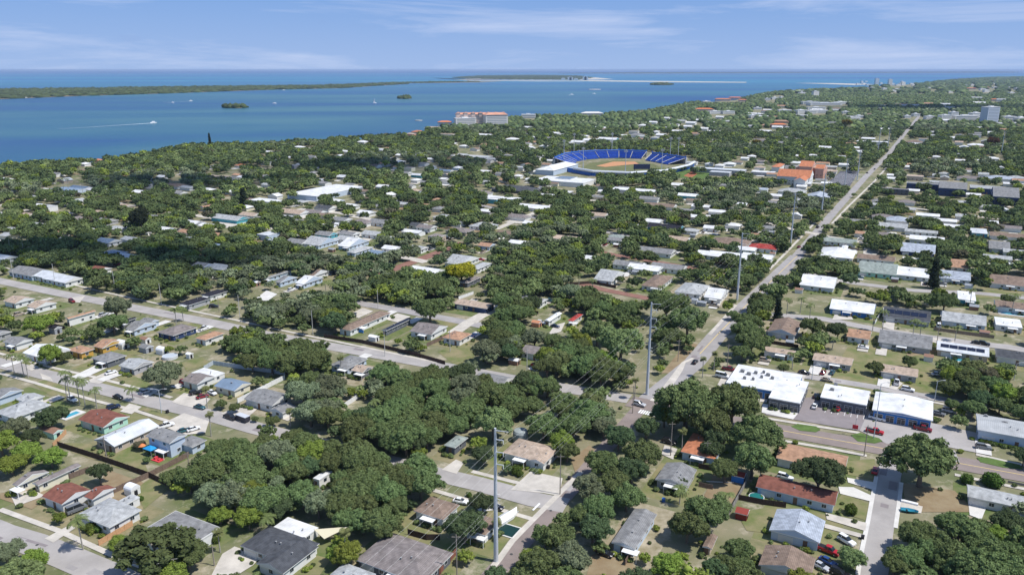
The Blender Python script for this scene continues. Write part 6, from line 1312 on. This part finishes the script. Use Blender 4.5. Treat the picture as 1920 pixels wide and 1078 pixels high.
# everything else is one wood: too many crowns to count
restA = [a[order[NI:]] for a in allA]
def tmpl(seeds, *a, **k): return [crown_arrays(s, *a, **k) for s in seeds]
T1 = tmpl((61, 62, 63, 64, 65), 30, 22, .13, lr=(.17, .30), shape='multi'); T2 = tmpl((71, 72, 73), 7, 12, .30, lr=(.34, .52), spread=.6); 
dome = [(ICO2[0] * np.array([.85, .85, .62]) * np.random.default_rng(s).uniform(.72, 1.22, (len(ICO2[0]), 1)) + np.array([0, 0, .6]), ICO2[1]) for s in (1, 2, 3)]
dome1 = [(ICO1[0] * np.array([.85, .85, .75]) * np.random.default_rng(s).uniform(.5, 1.35, (12, 1)) + np.array([0, 0, .5]), ICO1[1]) for s in (1, 2, 3)]
VV, TT, MI, TO = [], [], [], []; vb = 0; KL = ['G', 'D', 'S', 'Y', 'L', 'W']
def add_woods(D, T, hs=1.0):
    global vb
    X, Y, Rr, kind = D[:4]; n = len(X); 
    if not n: return
    ti = rng.integers(0, len(T), n); rot = rng.uniform(0, 6.283, n); tone = rng.uniform(.62, 1.35, n)
    for t in range(len(T)):
        k = np.where(ti == t)[0]; V0, F0 = T[t]; c, s = np.cos(rot[k])[:, None], np.sin(rot[k])[:, None]; x = V0[:, 0][None]; y = V0[:, 1][None]
        W = np.stack([(x * c - y * s) * Rr[k][:, None] + X[k][:, None], (x * s + y * c) * Rr[k][:, None] + Y[k][:, None], np.broadcast_to(V0[:, 2][None] * Rr[k][:, None] * hs, (len(k), len(V0)))], 2)
        VV.append(W.reshape(-1, 3)); TT.append((F0[None] + (np.arange(len(k)) * len(V0))[:, None, None] + vb).reshape(-1, 3)); vb += len(k) * len(V0)
        MI.append(np.repeat([KL.index(q) for q in kind[k]], len(F0))); TO.append(np.repeat(tone[k], len(V0)))
nr = restA[6] < 640
add_woods([a[nr] for a in restA], T1); add_woods([a[~nr] for a in restA], T1); nc = Cc[6] < 1000
add_woods([a[nc] for a in Cc], T2); add_woods([a[~nc] for a in Cc], T2); add_woods(Dd, dome1, 1.0); add_woods(Ee, dome1, .5)
V = np.concatenate(VV); T = np.concatenate(TT); print('woods tris', len(T))
wm = npmesh('woods', V, T, [lm(k, True) for k in KL], mi=np.concatenate(MI)); at = wm.attributes.new('tone', 'FLOAT_COLOR', 'POINT'); to = np.concatenate(TO); cc = np.stack([to, to, to, np.ones_like(to)], 1).astype(np.float32); at.data.foreach_set('color', cc.ravel())
struct(link('woods', wm), 'stuff')
# understorey shrubs and ground litter between the trunks, low and countless
n = 900; X = rng.uniform(-330, 330, n); Y = rng.uniform(125, 520, n)
hn = np.array([h[:4] for h in HOUSES if 120 < h[1] < 560]); m = 1900; hi = rng.integers(0, len(hn), m); sd = rng.random(m); q = rng.uniform(-1, 1, m); o1 = rng.uniform(1.0, 1.7, m)
ee = np.where(sd < .5, q * hn[hi, 2], hn[hi, 2] + o1); ff = np.where(sd < .5, -hn[hi, 3] - o1, q * hn[hi, 3]); ee = np.where(sd > .75, -ee, ee)
X = np.concatenate([X, hn[hi, 0] + ee * E_.x + ff * N_.x]); Y = np.concatenate([Y, hn[hi, 1] + ee * E_.y + ff * N_.y]); n = len(X)
px, py, d = proj(X, Y, .8); ok = (px > -50) & (px < 1970)
ok &= (~keep[np.clip((py // 8).astype(int), 0, MH - 1), np.clip((px // 8).astype(int), 0, MW - 1)]) | (np.arange(n) >= 900)
for q in hx: dx, dy = X - q[0], Y - q[1]; ok &= ~((abs(dx * E_.x + dy * E_.y) < q[2] + .7) & (abs(dx * N_.x + dy * N_.y) < q[3] + .7))
for pts, hw in ROADS:
    for (xa, ya), (xb, yb) in zip(pts[:-1], pts[1:]):
        L2 = (xb - xa) ** 2 + (yb - ya) ** 2; t = np.clip(((X - xa) * (xb - xa) + (Y - ya) * (yb - ya)) / L2, 0, 1); ok &= np.hypot(X - xa - t * (xb - xa), Y - ya - t * (yb - ya)) > hw + 1.5
X, Y = X[ok], Y[ok]; VV, TT, MI, TO = [], [], [], []; vb = 0
add_woods([X, Y, rng.uniform(.45, 1.25, len(X)), np.where(rng.random(len(X)) < .3, 'Y', 'G')], tmpl((81, 82), 7, 26, .28, hz=.7, zc=.5, lr=(.35, .5), spread=.5))
wm = npmesh('undergrowth', np.concatenate(VV), np.concatenate(TT), [lm(k, True) for k in KL], mi=np.concatenate(MI)); at = wm.attributes.new('tone', 'FLOAT_COLOR', 'POINT'); to = np.concatenate(TO); at.data.foreach_set('color', np.stack([to, to, to, np.ones_like(to)], 1).astype(np.float32).ravel())
struct(link('undergrowth', wm), 'stuff')
# ------------------------------------------------------------------ clouds (high, out of the picture) whose shade lies on the town
CLM = mat('cloud', (.9, .9, .9), 1.0, spec=0); t = CLM.node_tree; ou = [n for n in t.nodes if n.type == 'OUTPUT_MATERIAL'][0]; tr = t.nodes.new('ShaderNodeBsdfTransparent'); mxs = t.nodes.new('ShaderNodeMixShader'); mxs.inputs[0].default_value = .85; t.links.new(t.nodes['Principled BSDF'].outputs[0], mxs.inputs[1]); t.links.new(tr.outputs[0], mxs.inputs[2]); t.links.new(mxs.outputs[0], ou.inputs[0])
def cloud(px, py, rx, ry, seed, alt=900.0):
    g = np.random.default_rng(seed); c = G(px, py) + Vector((SUN_DIR.x, SUN_DIR.y, SUN_DIR.z)) * (alt / SUN_DIR.z); V0, F0 = ICO2; VV = []; TT = []
    for i in range(16):
        a = g.uniform(0, 6.28); q = g.uniform(0, .8); r = g.uniform(.28, .5); s = np.array([rx * r, ry * r, 28 * g.uniform(.7, 1.4)])
        VV.append(V0 * s * g.uniform(.85, 1.15, (len(V0), 1)) + np.array([math.cos(a) * q * rx, math.sin(a) * q * ry, g.uniform(-8, 12)])); TT.append(F0 + i * len(V0))
    o = link('cloud', npmesh('cloud', np.concatenate(VV), np.concatenate(TT), mat('cloud', (.9, .9, .9), 1.0, spec=0), smooth=True), None, c); struct(o, 'structure')
cloud(60, 470, 110, 50, 1); cloud(330, 492, 85, 40, 2); cloud(700, 312, 240, 95, 3); cloud(330, 345, 170, 60, 5); cloud(1720, 203, 420, 260, 4)
# ------------------------------------------------------------------ haze
mb = MB(); mb.box(-60000, 60000, -3300, 70000, -2.2, 125.0); hz = obj('haze', mb, None)
hm = bpy.data.materials.new('haze'); hm.use_nodes = True; t = hm.node_tree; t.nodes.clear(); o = t.nodes.new('ShaderNodeOutputMaterial'); v = t.nodes.new('ShaderNodeVolumePrincipled')
v.inputs['Color'].default_value = (.55, .72, 1, 1); v.inputs['Density'].default_value = 0.00003; v.inputs['Anisotropy'].default_value = 0.0; t.links.new(v.outputs[0], o.inputs['Volume']); hz.data.materials.clear(); hz.data.materials.append(hm); struct(hz, 'stuff')
# ------------------------------------------------------------------ labels: every repeated thing is named from the landmark next to it
LMK = [(195,772,'the mint green house'),(92,664,'the big round mango tree'),(303,700,'the grey-green street tree'),(325,830,'the two-storey grey house'),(110,930,'the red-roofed white house'),(205,965,'the pale hip-roofed house'),(340,985,'the flat grey roof'),(525,1025,'the charcoal roof'),(292,1030,'the bare-branched oak'),
       (500,745,'the long white fence'),(436,725,'the blue-grey metal roof'),(760,1050,'the weathered grey-brown roof'),(820,955,'the low brown roof'),(995,845,'the tan hip roof'),(930,930,'the tallest pole'),(1213,660,'the crossroads pole'),(1268,890,'the long grey gable roof'),(1190,990,'the ridged grey roof'),(1495,925,'the long red-brown roof'),
       (1495,990,'the big light-grey gable roof'),(1660,950,'the side street'),(1880,940,'the long white house'),(1731,858,'the roadside oak'),(1690,760,'the royal blue shop'),(1585,745,'the middle white shop'),(1440,715,'the blue-fronted shop'),(1320,825,'the brick-orange roof'),(1880,805,'the grey-blue building'),(1560,680,'the middle tan bungalow'),
       (1690,700,'the patchy tan bungalow'),(1600,577,'the bright blue bungalow'),(1700,590,'the solar-panelled bungalow'),(1800,655,'the solar-striped roof'),(1570,472,'the big white hip roof'),(1753,512,'the narrow cypress'),(1718,468,'the navy gable end'),(1850,530,'the upper right street'),(865,508,'the yellow-flowering tree'),(890,570,'the dark blue bungalow'),
       (685,602,'the long tan-brown roof'),(806,578,'the isolated spreading oak'),(580,523,'the lit white gable'),(780,490,'the brick street'),(655,685,'the grey carport roofs'),(265,612,'the pale blue cornered house'),(365,565,'the black hip roofs'),(216,575,'the tall bushy kerb tree'),(60,565,'the pale tan street-side roofs'),(1145,518,'the light grey gable with lawn'),
       (1078,594,'the small red roof'),(1300,541,'the pair of grey hips'),(1383,520,'the third tall pole'),(1483,410,'the fourth tall pole'),(1430,461,'the bright red-roofed house'),(263,404,'the tall black-green tree'),(610,355,'the huge white hall'),(1060,340,'the white-roofed school'),(1165,305,'the blue stadium'),(1490,328,'the orange church hall'),
       (1590,335,'the dark car park'),(1745,345,'the navy apartment block'),(1870,350,'the far right apartment block'),(1853,210,'the pale slab tower'),(902,220,'the shore condominium'),(1545,195,'the long white complex'),(1587,231,'the far yellow tree'),(1700,240,'the end of the avenue'),(1668,290,'the narrowing avenue'),(180,302,'the orange shore roof'),(27,316,'the coral shore roof'),
       (462,311,'the twin orange roofs'),(887,295,'the dim wide roof by the dark wood'),(967,354,'the dark hip roof'),(1350,310,'the sports pavilion'),(1877,270,'the lone upper right pole'),(100,515,'the row of white metal roofs'),(225,475,'the shaded blue roofs'),(1300,215,'the orange far blocks'),(1660,158,'the far white towers'),(925,790,'the feathery pale tree'),(1262,782,'the crosswalk tree'),
       (603,888,'the small white outbuilding'),(720,830,'the central oak grove'),(1080,750,'the cables above the oaks'),(1750,1000,'the bottom right oaks'),(1000,650,'the oaks left of the cables'),(1100,480,'the small white mid roof')]
LMK = [l for l in LMK if l[2] not in ('the central oak grove', 'the cables above the oaks', 'the bottom right oaks', 'the oaks left of the cables', 'the small white mid roof')]
ORD = ['nearest', 'second nearest', 'third nearest', 'fourth nearest', 'fifth nearest', 'sixth nearest', 'seventh nearest', 'eighth nearest', 'ninth nearest', 'tenth nearest', 'eleventh nearest', 'twelfth nearest', 'thirteenth nearest', 'fourteenth nearest', 'fifteenth nearest', 'sixteenth nearest', 'seventeenth nearest', 'eighteenth nearest', 'nineteenth nearest', 'twentieth nearest']
seen = set(); bk = {}
for o, p, d, cat in THINGS:
    if d is None: seen.add(o['label'])
for o, p, d, cat in THINGS:
    if d is None: continue
    m = min(LMK, key=lambda l: math.hypot(l[0] - p[0], (l[1] - p[1]) * 1.6)); dx, dy = p[0] - m[0], p[1] - m[1]
    rel_ = ('right of' if dx > 0 else 'left of') if abs(dx) > abs(dy) * 1.6 else ('below' if dy > 0 else 'above')
    bk.setdefault((d, rel_, m[2]), []).append((math.hypot(dx, dy), o))
for (d, rel_, m), l in bk.items():
    l.sort(key=lambda q: q[0])
    for i, (_, o) in enumerate(l):
        o['label'] = ('%s %s %s' % (d, rel_, m)) if len(l) == 1 else '%s %s %s %s' % (ORD[min(i, 19)], d, rel_, m)
cnt = {}
for q in bpy.data.objects:
    if q.parent is None and 'label' in q: cnt.setdefault(q['label'], []).append(q)
for l_, qs in cnt.items():
    if len(qs) > 1 and any('group' not in q for q in qs): print('DUP', l_, len(qs))
print('objects', len(bpy.data.objects), 'things', len(THINGS))
